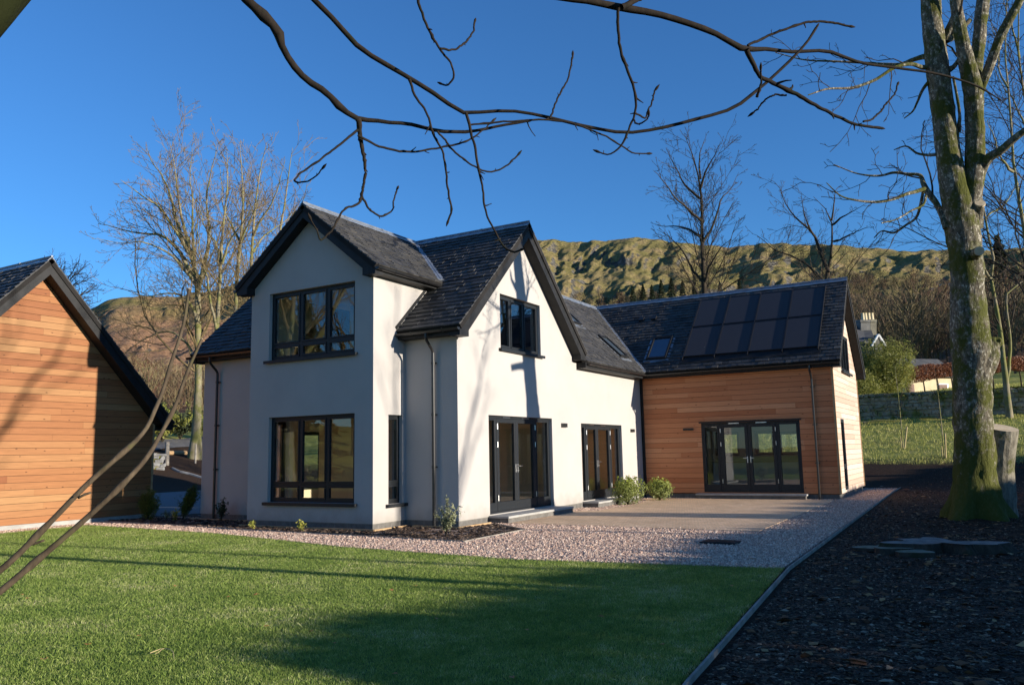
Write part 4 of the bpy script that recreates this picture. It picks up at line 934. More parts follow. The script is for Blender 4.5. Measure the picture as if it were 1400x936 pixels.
LV_BIG = [dict(tp=.80, per_m=1.6, lo=.22, hi=1., lr=.37, ang=.70, rr=.34, K=7, up=.035, wig=.13, rmin=.016),
          dict(per_m=1.9, lo=.2, hi=1., lr=.46, ang=.7, rr=.5, K=6, up=.03, wig=.12, rmin=.014),
          dict(per_m=2.7, lo=.2, hi=1., lr=.5, ang=.6, rr=.5, K=4, up=.04, wig=.16, rmin=.0125),
          dict(per_m=3.4, lo=.2, hi=1., lr=.6, ang=.6, rr=.6, K=3, up=.03, wig=.16, rmin=.0115, minn=2)]
FT = [M['bark_far'], M['twig_far']]
# the many-stemmed tree between the garage and the house
p0, t = ground_hit(266, 628)
SQ[:] = [.80, 330]
L1 = [px_limb([(266, 632, 22), (268, 600, 15), (270, 540, 11), (271, 480, 11), (271, 430, 12), (270, 395, 11), (262, 350, 9), (250, 300, 7), (243, 250, 5), (238, 200, 3), (232, 160, 1.5)], t, dt=1),
      px_limb([(270, 400, 8), (282, 360, 7), (290, 310, 5), (285, 260, 4), (290, 210, 3), (296, 165, 1.5)], t, dt=-2),
      px_limb([(268, 385, 7), (255, 350, 6), (235, 325, 5), (205, 315, 4), (170, 308, 3), (135, 300, 2)], t, dt=3),
      px_limb([(262, 350, 6), (240, 310, 5), (215, 275, 4), (185, 245, 3), (165, 225, 1.5)], t, dt=-3),
      px_limb([(262, 345, 6), (245, 290, 5), (232, 240, 4), (215, 200, 2.5), (200, 170, 1.5)], t, dt=2),
      px_limb([(271, 440, 5), (255, 408, 4), (230, 400, 3), (200, 405, 2.5), (170, 395, 1.5)], t, dt=-2),
      px_limb([(270, 500, 4), (255, 470, 3.5), (225, 455, 3), (190, 470, 2), (165, 490, 1.5)], t, dt=2),
      px_limb([(268, 390, 5), (240, 355, 4), (205, 335, 3), (165, 335, 2), (125, 325, 1.3)], t, dt=-4),
      px_limb([(270, 380, 5), (262, 320, 4), (262, 260, 3), (258, 210, 2), (262, 165, 1.2)], t, dt=4)]
tree('bare_tree', 'broad leafless tree with many arching mossy limbs rising between the two buildings', 'tree', L1, LV_BIG, 5, FT, 'bare trees behind the house on the left', trunk_sides=10)
for sd, lab, off, pts in (
    (6, 'slender leafless tree just left of the dark roof verge, forked low', 2, [[(300, 560, 9), (298, 500, 8), (297, 440, 7), (301, 390, 6.5), (303, 340, 6), (308, 280, 5), (312, 230, 3.5), (310, 170, 1.5)], [(299, 470, 5), (287, 425, 4.5), (278, 385, 4), (270, 350, 3), (268, 300, 1.5)], [(302, 370, 4), (292, 330, 3), (280, 300, 2.5), (272, 260, 1.5)], [(304, 360, 4), (320, 320, 3), (335, 300, 2.5), (350, 262, 1.5)]]),
    (7, 'straight leafless tree whose pale trunk meets the sloping slate verge', 4, [[(320, 560, 9), (321, 480, 8), (322, 410, 7), (326, 350, 6.5), (330, 300, 6), (332, 250, 4.5), (330, 200, 3), (328, 160, 1.5)], [(326, 350, 4), (340, 310, 3), (352, 270, 2.5), (362, 220, 1.5)], [(328, 330, 3.5), (312, 290, 3), (305, 250, 2), (300, 200, 1.5)]]),
    (8, 'leafless tree directly beside the black gable foot of the white house', 6, [[(350, 560, 9), (345, 460, 8), (342, 400, 7), (345, 350, 6), (348, 290, 5.5), (352, 240, 4), (358, 190, 2.5), (365, 160, 1.5)], [(347, 320, 4), (362, 280, 3), (378, 240, 2.5), (390, 190, 1.5)], [(346, 345, 3.5), (360, 320, 3), (385, 300, 2), (405, 270, 1.5)]]),
    (9, 'rightmost leafless tree of the left group, half hidden by the white gable', 9, [[(372, 560, 8), (372, 430, 7), (378, 370, 6), (384, 310, 5), (390, 260, 4), (395, 210, 3), (400, 170, 1.5)], [(384, 320, 4), (398, 290, 3), (412, 262, 2), (420, 230, 1.3)]])):
    tree('bare_tree', lab, 'tree', [px_limb(p, t-9+off, dt=(0 if i == 0 else (-1)**i*2)) for i, p in enumerate(pts)], LV_BIG, sd, FT, 'bare trees behind the house on the left', trunk_sides=8)
SQ[:] = [1., 300]
# oak whose dome shows above the garage roof
tc = 62
L = [px_limb([(62, 520, 16), (64, 470, 13), (66, 440, 11)], tc)]+[px_limb([(66, 445, 7), (66+dx*.5, 445-dy*.55, 5), (66+dx*.8, 445-dy*.85, 3), (66+dx, 445-dy, 1.5)], tc, dt=d) for dx, dy, d in ((-30, 70, 2), (-8, 85, -2), (18, 82, 3), (42, 62, -3), (55, 40, 1), (66, 15, -1), (-45, 50, 0), (10, 60, 4), (32, 75, -4), (60, 55, 3))]
tree('bare_tree', 'dark rounded leafless tree showing above the garage roof', 'tree', L,
     [dict(per_m=2.2, lo=.35, hi=1., lr=.5, ang=.7, rr=.4, K=6, up=.0, wig=.2, rmin=.025), dict(per_m=3.2, lo=.2, hi=1., lr=.5, ang=.7, rr=.5, K=5, up=0, wig=.25, rmin=.016), dict(per_m=4.0, lo=.2, hi=1., lr=.6, ang=.7, rr=.6, K=4, up=.0, wig=.25, rmin=.013)], 15, [M['bark_dark'], M['bark_dark']])
# tall tree behind the roof ridge
SQ[:] = [.90, 330]
tc = 46
LV_UP = [dict(tp=.82, per_m=1.9, lo=.2, hi=1., lr=.36, ang=.66, rr=.26, K=7, up=.05, wig=.09, rmin=.014), dict(per_m=2.6, lo=.15, hi=1., lr=.45, ang=.6, rr=.5, K=5, up=.05, wig=.12, rmin=.012),
         dict(per_m=3.4, lo=.15, hi=1., lr=.5, ang=.6, rr=.5, K=4, up=.06, wig=.14, rmin=.0105), dict(per_m=4.0, lo=.2, hi=1., lr=.6, ang=.6, rr=.6, K=3, up=.05, wig=.14, rmin=.0095, minn=2)]
L = [px_limb([(966, 560, 13), (965, 480, 11), (964, 400, 10), (961, 330, 8), (960, 280, 7), (955, 230, 5), (944, 190, 3), (936, 168, 1.5)], tc, dt=.5)]
L += [px_limb(p, tc, dt=d) for p, d in (([(963, 388, 4), (945, 365, 3.5), (932, 340, 3), (915, 322, 2), (898, 312, 1.3)], 2), ([(964, 385, 4), (972, 360, 3.5), (985, 340, 2.5), (1000, 325, 1.5)], -2), ([(960, 322, 5), (945, 312, 4), (925, 306, 3), (900, 306, 1.5)], 3),
     ([(960, 300, 4), (940, 280, 3.5), (918, 258, 3), (900, 232, 2), (893, 222, 1)], -3), ([(961, 330, 4), (975, 300, 3.5), (985, 270, 3), (1000, 250, 2), (1010, 225, 1)], 2), ([(957, 250, 4), (966, 220, 3), (978, 195, 2), (985, 178, 1)], -2), ([(957, 265, 4), (935, 240, 3), (920, 210, 2), (912, 190, 1)], 2), ([(958, 235, 3), (955, 205, 2.5), (962, 180, 1.5), (965, 165, 1)], 1))]
tree('bare_tree', 'tall upright leafless tree rising behind the ridge left of the solar panels', 'tree', L, LV_UP, 21, [M['bark_dark'], M['bark_dark']], trunk_sides=8)
tc = 44
L = [px_limb([(1131, 560, 9), (1131, 450, 8), (1131, 382, 7), (1136, 360, 6), (1139, 330, 5), (1137, 300, 4), (1128, 280, 2.5), (1112, 262, 1.3)], tc, dt=.5)]
L += [px_limb(p, tc, dt=d) for p, d in (([(1133, 372, 5), (1124, 345, 5), (1117, 325, 4), (1100, 310, 3.5), (1085, 295, 3), (1072, 275, 2.2), (1065, 250, 1.6), (1050, 235, 1)], 2), ([(1137, 305, 3.5), (1150, 295, 3), (1168, 285, 2), (1185, 272, 1)], -2),
     ([(1125, 388, 4), (1112, 370, 3.5), (1085, 355, 3), (1062, 345, 2.4), (1040, 325, 1.5), (1028, 318, 1)], 3), ([(1116, 325, 3), (1105, 300, 2.5), (1098, 280, 2), (1095, 255, 1)], -2), ([(1137, 298, 3), (1140, 270, 2.2), (1142, 255, 1.5), (1150, 245, 1)], 1), ([(1140, 330, 3), (1160, 322, 2.5), (1180, 312, 1.8), (1195, 308, 1)], -3))]
tree('bare_tree', 'fine twigged leafless tree forking behind the ridge right of the solar panels', 'tree', L,
     [dict(tp=.85, per_m=2.0, lo=.3, hi=1., lr=.34, ang=.7, rr=.34, K=7, up=.02, wig=.18, rmin=.012), dict(per_m=2.9, lo=.15, hi=1., lr=.45, ang=.65, rr=.5, K=5, up=.03, wig=.2, rmin=.0105), dict(per_m=3.6, lo=.15, hi=1., lr=.5, ang=.6, rr=.5, K=4, up=.03, wig=.2, rmin=.0095), dict(per_m=3.6, lo=.15, hi=1., lr=.55, ang=.6, rr=.6, K=3, up=.02, wig=.2, rmin=.009)], 22, [M['bark_dark'], M['bark_dark']], trunk_sides=8)
SQ[:] = [1., 300]
# thin trees at the right edge
TC = [M['bark_far'], M['bark_dark']]
tr1 = 38
LV_R = [dict(per_m=1.8, lo=.2, hi=1., lr=.30, ang=.75, rr=.45, K=7, up=.0, wig=.18, rmin=.012), dict(per_m=2.6, lo=.15, hi=1., lr=.45, ang=.7, rr=.5, K=5, up=.03, wig=.2, rmin=.010), dict(per_m=3.2, lo=.15, hi=1., lr=.5, ang=.6, rr=.5, K=4, up=.03, wig=.2, rmin=.008)]
pb, tt = ground_hit(1381, 572)
tree('bare_tree', 'slim sinuous pale trunked tree right of the big mossy trunk', 'tree',
     [px_limb([(1381, 574, 10), (1378, 545, 9), (1374, 500, 8), (1368, 440, 7), (1362, 410, 7), (1357, 385, 6), (1359, 350, 6), (1352, 320, 5), (1346, 285, 5), (1340, 250, 4), (1335, 215, 3)], tt, dt=0), px_limb([(1376, 520, 5), (1379, 470, 5), (1374, 420, 4), (1378, 400, 4), (1395, 385, 3), (1420, 375, 2)], tt, dt=1),
      px_limb([(1357, 382, 4), (1348, 372, 4), (1340, 350, 3), (1325, 338, 2), (1300, 345, 1.3)], tt, dt=-1), px_limb([(1348, 300, 3), (1365, 285, 2.5), (1385, 262, 2), (1398, 240, 1)], tt, dt=2)], LV_R, 31, TC, 'thin trees at the right edge', trunk_sides=9)
tree('bare_tree', 'thin dark tree curving up at the right edge behind the forked trunks', 'tree',
     [px_limb([(1412, 560, 9), (1406, 420, 8), (1402, 320, 7), (1392, 270, 6), (1385, 225, 5), (1382, 180, 5), (1378, 120, 4), (1374, 60, 4), (1377, 0, 3), (1378, -60, 2)], 30, dt=1), px_limb([(1385, 235, 4), (1372, 215, 3), (1362, 190, 2.4), (1350, 165, 1.5)], 30, dt=-2), px_limb([(1378, 120, 3), (1366, 95, 2.5), (1362, 60, 2), (1352, 20, 1)], 30, dt=2)],
     LV_R, 32, TC, 'thin trees at the right edge', trunk_sides=8)
tree('bare_tree', 'thin tree with ascending twigs cut by the right edge of the view', 'tree',
     [px_limb([(1440, 560, 9), (1425, 380, 8), (1412, 250, 6), (1402, 150, 5), (1392, 60, 4), (1396, -20, 3), (1400, -80, 2)], 33, dt=-1), px_limb([(1405, 180, 3), (1388, 140, 2.5), (1372, 120, 2), (1360, 95, 1.2)], 33, dt=2), px_limb([(1394, 80, 3), (1384, 40, 2.5), (1374, 10, 2), (1366, -20, 1)], 33, dt=-2)],
     LV_R, 33, TC, 'thin trees at the right edge', trunk_sides=8)
# the big mossy sycamore
tb = 16.55
def bl(p, dt=None, s=1.): return px_limb(p, tb, s, dt)
K_ = 14
trunk = [bl([(1336, 712, 72), (1335, 690, 62), (1333, 660, 55), (1332, 620, 49), (1330, 570, 48), (1329, 520, 49), (1329, 480, 51), (1325, 440, 46), (1323, 400, 42), (1321, 350, 42), (1315, 310, 43), (1309, 280, 40), (1303, 250, 34), (1297, 215, 31), (1293, 180, 30), (1287, 130, 29), (1279, 70, 27), (1272, 10, 24), (1264, -80, 15)], 0),
         bl([(1284, 100, 16), (1286, 70, 12), (1284, 40, 9), (1283, 10, 8), (1280, -40, 7), (1278, -100, 4)], .4),
         bl([(1318, 345, 26), (1326, 285, 27), (1332, 230, 25), (1333, 180, 24), (1331, 140, 24), (1329, 115, 25), (1322, 85, 20), (1315, 55, 17), (1309, 20, 15), (1304, -30, 13), (1300, -110, 7)], -.6),
         bl([(1331, 120, 18), (1334, 95, 17), (1338, 60, 16), (1342, 20, 17), (1347, -20, 16), (1354, -90, 9)], .5),
         bl([(1338, 130, 12), (1346, 108, 12), (1356, 82, 12), (1367, 52, 12), (1378, 30, 12), (1392, 5, 11), (1405, -30, 10), (1425, -90, 5)], -.8),
         bl([(1337, 250, 15), (1342, 232, 13), (1352, 216, 12), (1368, 206, 11), (1384, 192, 10), (1402, 178, 9), (1425, 165, 7), (1455, 140, 4)], -1.2),
         bl([(1333, 310, 20), (1337, 290, 14), (1340, 278, 12)], -.3), bl([(1330, 355, 20), (1336, 345, 13), (1339, 343, 11)], -.9),
         bl([(1331, 520, 40), (1341, 494, 42), (1351, 478, 34), (1360, 469, 20), (1366, 466, 12), (1368, 465, 1)], -.25),
         bl([(1290, 98, 12), (1303, 92, 6), (1311, 82, 5)], -.3), bl([(1292, 55, 14), (1302, 30, 9), (1310, 5, 7), (1316, -20, 5)], -.4),
         bl([(1294, 55, 9), (1304, 50, 8), (1314, 40, 7), (1326, 28, 6)], .3),
         bl([(1310, 180, 7), (1312, 160, 4), (1308, 130, 3.5), (1303, 105, 3)], -.6),
         bl([(1294, 312, 9), (1287, 292, 8), (1278, 275, 8), (1268, 262, 8), (1262, 250, 7), (1258, 240, 5), (1240, 238, 4), (1222, 236, 3.5), (1205, 240, 3), (1175, 238, 2), (1140, 225, 1.2)], 1.2),
         bl([(1264, 258, 6), (1252, 262, 5), (1240, 265, 4.5), (1222, 272, 4), (1200, 276, 3.5), (1172, 274, 3), (1150, 268, 2), (1130, 250, 1.2)], -.8),
         bl([(1262, 262, 4), (1258, 282, 4), (1252, 298, 3.5), (1238, 308, 3), (1222, 318, 3), (1205, 316, 2), (1195, 325, 1.4)], .8),
         bl([(1266, 268, 4), (1262, 280, 3), (1246, 288, 2.5), (1225, 300, 2), (1205, 305, 1.4)], -1.5),
         bl([(1272, 78, 8), (1262, 78, 7), (1248, 82, 6), (1232, 88, 5), (1212, 88, 4), (1180, 86, 3), (1140, 84, 2.5), (1100, 82, 1.8), (1060, 72, 1.2)], 1.5),
         bl([(1272, 92, 7), (1260, 92, 6), (1248, 88, 5), (1225, 92, 4.5), (1195, 110, 4), (1165, 120, 3.4), (1130, 122, 2.6), (1105, 130, 1.6)], -1.),
         bl([(1273, 108, 5), (1262, 122, 4), (1254, 140, 3), (1248, 152, 2.4), (1236, 162, 1.4)], .6),
         bl([(1290, 210, 5), (1272, 212, 4), (1255, 210, 3), (1238, 200, 2), (1222, 205, 1.2)], .5)]
LV_S = [dict(per_m=2.6, lo=.2, hi=.98, lr=.40, ang=.85, rr=.38, K=7, up=.03, wig=.22, rmin=.009, lmax=1.8), dict(per_m=3.4, lo=.15, hi=1., lr=.42, ang=.8, rr=.5, K=5, up=.04, wig=.26, rmin=.0072), dict(per_m=4.5, lo=.2, hi=1., lr=.45, ang=.75, rr=.6, K=4, up=.05, wig=.28, rmin=.0055)]
def sycamore():
    g = np.random.default_rng(41); res = [resample(p, r, 90) for p, r in trunk]; P = np.stack([a for a, b in res]); Rr = np.stack([b for a, b in res])
    root = thing('mossy_tree', 'big forked mossy tree trunk on the dark bark chips at the right', 'tree', tuple(P[0, 0]-np.array([0, 0, .15])))
    sd = 44; v, f = tubes(P, Rr, sd); c = np.repeat(P.reshape(-1, 3), sd, 0); n_ = v-c
    z = v[:, 2]; an = np.arctan2(n_[:, 1], n_[:, 0]); fl = np.clip((.75-z)/.75, 0, 1)**1.8
    k = .20*(fbm(v[:, 0]*3.5+v[:, 1]*1.5, z*2.2, 4, 4)-.5)+.12*(fbm(v[:, 2]*4, v[:, 0]*9, 3, 6)-.5)+.16*(fbm(an*5.5, z*3.2, 4, 16)-.5)
    k = k+np.clip((1.3-z)/1.3, 0, 1)*(.42*(fbm(an*4.2+9, z*1.3, 4, 26)-.5)+.20*(fbm(an*13, z*3.5, 3, 27)-.5))
    root_flare = fl*(.28+.30*np.sin(an*5+1.2)+.20*np.sin(an*3+.4)); root_flare[sd*90:] *= 0
    v = v+n_*(k+root_flare)[:, None]; v[:sd, 2] -= .25
    np_mesh('trunk', v, f, M['bark_moss'], root, smooth=True)
    # thick moss cushions hugging the shaded side and the foot
    big = (P[8:], Rr[8:]); lv1 = children(P[13:], Rr[13:], g=g, **LV_S[0]); lvt = children(P[2:6], Rr[2:6], g=g, per_m=.9, lo=.45, hi=1, lr=.3, ang=.8, rr=.22, K=7, up=.02, wig=.2, rmin=.01, lmax=2.2)
    a = (np.concatenate([lv1[0], lvt[0]]), np.concatenate([lv1[1], lvt[1]])); b = children(a[0], a[1], g=g, **LV_S[1]); c = children(b[0], b[1], g=g, **LV_S[2])
    V, F_ = join([a, b, c], [5, 4, 3]); np_mesh('crown', V, F_, M['bark_dark'], root)
    # sawn-off second stem beside it
    mb = MB(); P2, R2 = resample(*px_limb([(1362, 712, 56), (1361, 690, 50), (1362, 650, 45), (1364, 615, 43), (1368, 584, 42)], 17.0, dt=-.3), 12)
    sd = 20; v, f = tubes(P2[None], R2[None], sd); c = np.repeat(P2, sd, 0); v = v+(v-c)*(.18*(fbm(v[:, 0]*6, v[:, 2]*2, 3, 9)-.5))[:, None]; v[:sd, 2] -= .2
    mb.add(v, [tuple(x) for x in f]); mb.add([tuple(x) for x in v[-sd:]], [tuple(range(sd))], mi=1)
    mb.build('sawn_stem', [M['bark_sawn'], M['cut_wood']], root, smooth=False)
    # sawn faces of the short stubs
    for li in (6, 7):
        e, r = P[li, -1], Rr[li, -1]; d = P[li, -1]-P[li, -2]; d /= np.linalg.norm(d); mb = MB(); mb.tube([e-d*.03, e+d*.012], r*1.12, 14); mb.build('sawn_stub', M['cut_wood'], root)
    reroot(root)
sycamore()
# ------------------------------------------------------------------ boughs hanging into the view from a tree beside the camera
def bough():
    D = 5.2
    def q(p, t=D, dt=0., s=1.): return px_limb(p, t, s, dt)
    L = [q([(262, -130, 15), (300, -60, 14), (335, -4, 14), (357, 18, 14), (380, 42, 13), (386, 62, 10), (400, 88, 10), (420, 108, 10), (445, 125, 10), (465, 145, 9), (488, 160, 8), (520, 163, 6), (560, 168, 5.5), (600, 177, 5.5), (640, 178, 5), (680, 172, 4), (720, 166, 3.5)], dt=.5),
         q([(350, -90, 9), (390, -40, 9), (430, 0, 8), (460, 30, 8), (490, 62, 8), (530, 88, 7.5), (560, 105, 7), (600, 130, 6.5), (635, 153, 6), (680, 152, 5), (730, 155, 4.5), (770, 164, 5), (810, 174, 5), (860, 180, 5), (910, 172, 5), (960, 160, 5), (1000, 148, 5), (1040, 120, 4.5), (1078, 85, 4), (1100, 62, 3.5), (1116, 38, 4)], dt=.6),
         q([(490, 164, 9), (492, 180, 7), (497, 215, 5), (495, 250, 4), (494, 268, 4)], dt=.1), q([(490, 178, 4), (465, 200, 3.5), (435, 222, 3), (405, 243, 3), (403, 249, 3), (420, 248, 2.4), (432, 240, 2), (441, 230, 2)], dt=-.3),
         q([(490, 184, 4), (510, 196, 3.5), (540, 204, 3.5), (575, 206, 3), (620, 200, 3), (650, 188, 2.4), (662, 178, 2), (673, 166, 2)], dt=.4), q([(495, 268, 4), (488, 280, 3.5), (472, 285, 3), (462, 300, 3), (452, 318, 3), (440, 330, 2.6), (434, 315, 2), (425, 300, 1.6)], dt=-.3),
         q([(495, 268, 3.5), (505, 284, 3), (520, 293, 3), (535, 288, 2.4), (540, 270, 2.2), (543, 258, 2.4)], dt=.3),
         q([(560, 108, 4), (568, 130, 3.5), (582, 150, 3.2), (590, 178, 3.2), (602, 205, 3), (608, 235, 3), (612, 265, 3), (617, 285, 3), (613, 301, 3)], dt=.2), q([(598, 180, 3), (618, 205, 3), (645, 225, 2.6), (670, 234, 2.6), (690, 228, 2.4), (708, 212, 2.4)], dt=.2),
         q([(637, 155, 5), (644, 185, 4), (650, 225, 3.6), (658, 255, 3.2), (663, 290, 3), (678, 322, 3), (692, 340, 3), (705, 344, 3), (711, 342, 3)], dt=-.3), q([(565, -20, 5), (575, 20, 4), (590, 48, 4), (602, 67, 3.4), (618, 90, 3), (621, 105, 3), (612, 116, 2.6), (604, 115, 2.6)], dt=.2),
         q([(602, 67, 3.4), (625, 67, 3), (640, 55, 3), (648, 42, 2.6), (649, 30, 3)], dt=.2),
         q([(650, -40, 11), (710, -16, 10), (770, -4, 10), (820, 3, 10), (855, 10, 11), (900, 18, 9), (950, 33, 9), (985, 46, 8), (1020, 65, 9), (1045, 66, 6), (1090, 70, 5), (1135, 70, 5), (1170, 82, 4.5), (1210, 90, 4), (1260, 96, 3.5), (1310, 107, 3), (1345, 122, 2.4), (1365, 135, 1.6)], D, dt=1.2),
         q([(850, 10, 9), (872, -2, 8), (900, -20, 7), (940, -60, 6)], dt=.2), q([(845, 12, 5), (845, 45, 4.5), (850, 80, 4.4), (860, 105, 4), (868, 130, 4), (866, 158, 3.4), (856, 185, 3), (848, 202, 2.8), (835, 212, 2.4), (819, 208, 2.2)], dt=.1),
         q([(868, 154, 3), (880, 160, 2.6), (888, 145, 2.4), (896, 123, 2.6)], dt=.1), q([(866, 163, 2.4), (874, 170, 2.4), (884, 166, 2.2), (887, 157, 2)], dt=-.1),
         q([(1020, 68, 8), (1028, 85, 7), (1040, 107, 6), (1055, 114, 6), (1085, 128, 6), (1120, 147, 5), (1150, 160, 4.6), (1180, 170, 4), (1203, 175, 4.6)], dt=.3), q([(1022, 63, 4), (1045, 52, 4), (1080, 38, 3.6), (1110, 29, 3.4), (1135, 30, 3.4), (1161, 36, 3)], dt=.2),
         q([(1180, 166, 3), (1198, 160, 3), (1212, 145, 2.6), (1222, 132, 2.4), (1227, 116, 2.4)], dt=.2), q([(1075, 130, 3), (1052, 132, 2.6), (1044, 140, 2.4), (1038, 148, 2.4), (1030, 154, 2.2)], dt=.1), q([(1040, 122, 4), (1035, 130, 3.6), (1041, 110, 2.6), (1040, 95, 2.6)], dt=-.1),
         q([(640, 171, 3), (700, 167, 3), (750, 164, 3), (800, 174, 2.6), (835, 190, 2.4), (850, 200, 2.2), (865, 210, 2.2), (885, 210, 2)], dt=.4), q([(752, 162, 3), (762, 140, 2.6), (775, 110, 2.4), (783, 76, 2.8)], dt=.1)]
    g = np.random.default_rng(51); res = [resample(p, r, 40) for p, r in L]; P = np.stack([a for a, b in res]); Rr = np.stack([b for a, b in res])
    nz = np.cumsum(g.normal(0, .0022, P.shape), 1); nz -= np.linspace(0, 1, 40)[None, :, None]*nz[:, -1:, :]; P = P+nz
    Rr = Rr*(1+.10*g.random(Rr.shape)+.30*(g.random(Rr.shape) > .94))*.9
    base = np.array([-14.9, -8.4, float(land(-14.9, -8.4))]); root = thing('overhanging_tree', 'dark leafless boughs hanging down across the blue sky at the top', 'tree', tuple(base))
    # trunk beside the camera, the mossy limb that crosses the corner, and the parent limbs of the boughs
    T = [([base+[0, 0, -.2], base+[.05, .1, 1.2], base+[.2, .1, 2.6], base+[.5, -.1, 4.2], base+[.9, -.3, 6.0]], [.34, .27, .24, .21, .15]),
         ([base+[.15, .05, 2.0], at(-60, 60, 3.2), at(0, 0, 3.3), at(60, -70, 3.5), at(160, -190, 4.4), at(262, -130, 5.2)], [.13, .10, .085, .075, .045, .036]),
         ([at(60, -70, 3.5), at(200, -260, 4.2), at(350, -90, 5.2)], [.06, .035, .022]), ([at(160, -190, 4.4), at(420, -260, 5.0), at(650, -40, 5.2)], [.05, .035, .026]), ([at(420, -260, 5.0), at(520, -120, 5.1), at(565, -20, 5.2)], [.03, .018, .012])]
    r2 = [resample(np.array(p), r, 24) for p, r in T]; v, f = tubes(np.stack([a for a, b in r2]), np.stack([b for a, b in r2]), 14); c = np.repeat(np.stack([a for a, b in r2]).reshape(-1, 3), 14, 0)
    v = v+(v-c)*(.35*(fbm(v[:, 0]*9, v[:, 2]*7, 3, 4)-.5))[:, None]; np_mesh('trunk', v, f, M['moss'], root, smooth=True)
        # buds and short spurs along the twigs
    thin = [i for i in range(len(P)) if Rr[i].mean() < .013]
    s = children(P[thin], Rr[thin], 7, .25, 1., .06, .9, .75, 4, .03, .15, g, rmin=.0035, lmax=.12)
    tips = P[:, -1]; d = P[:, -1]-P[:, -2]; d /= np.linalg.norm(d, axis=1, keepdims=True); k = np.arange(5)/4
    TP = tips[:, None]-d[:, None]*.01+d[:, None]*k[None, :, None]*.055; TR = np.broadcast_to(np.array([.8, 1.3, 1.5, 1.0, .3])*.0062, TP.shape[:2])
    v, f = join([(P, Rr), s, (TP, TR)], [8, 4, 6]); np_mesh('crown', v, f, M['bark_bough'], root, smooth=True); reroot(root)
bough()
# two long leaning shoots in front at the left
def shoots():
    for lab, nm, a, side in (('upper of the two long leaning shoots crossing in front of the timber outbuilding', 'sapling_shoot', ([(-260, 905, 26), (-120, 840, 19), (0, 779, 16), (60, 722, 14), (125, 656, 13), (167, 619, 12), (188, 600, 11), (202, 582, 10), (211, 562, 10), (220, 541, 9), (236, 490, 8), (250.5, 445, 7.5), (258.5, 395, 7)], 2.7), [(107, 680, 4), (115, 676, 3.5), (124, 673, 3)]),
                              ('lower of the two long leaning shoots crossing in front of the timber outbuilding', 'sapling_shoot', ([(-240, 950, 26), (-120, 885, 20), (0, 808, 17), (50, 766, 15), (110, 715, 14), (173, 656, 13), (196, 631, 12), (208, 614, 11), (217, 598, 10), (238, 557.6, 9), (257, 506, 8), (276, 463, 6)], 2.9), [(38, 745, 4), (52, 741, 3.5), (60, 738, 3)])):
        pts, t = a; P, Rr = resample(*px_limb(pts, t, .56, .5), 60); g = np.random.default_rng(3)
        e = P[0]; gd = np.array([e[0]-.5, e[1]+.3, 0.]); gd[2] = -.05
        Q, R2 = resample([gd, (gd+e)/2+[-.12, 0, .1], e], [.05, .045, Rr[0]], 14); P = np.concatenate([Q[:-1], P]); Rr = np.concatenate([R2[:-1], Rr])
        Rr = Rr.copy()
        for k in (25, 38, 50, 61): Rr[k:k+2] *= 1.25
        root = thing(nm, lab, 'sapling', tuple(gd+[0, 0, .05]), 'long bare shoots in front of the outbuilding'); v, f = tubes(P[None], Rr[None], 14); np_mesh('stem', v, f, M['bark_shoot'], root, smooth=True)
        sp, sr = resample(*px_limb(side, t+.1), 6); mb = MB(); mb.tube(sp, sr, 7); mb.build('spur', M['bark_shoot'], root, smooth=True)
        e, r, d = P[-1], Rr[-1], P[-1]-P[-2]; d /= np.linalg.norm(d); mb = MB(); mb.tube([e-d*.002, e+d*.002], r*.98, 12); mb.build('cut_tip', M['cut_wood'], root); reroot(root)
shoots()
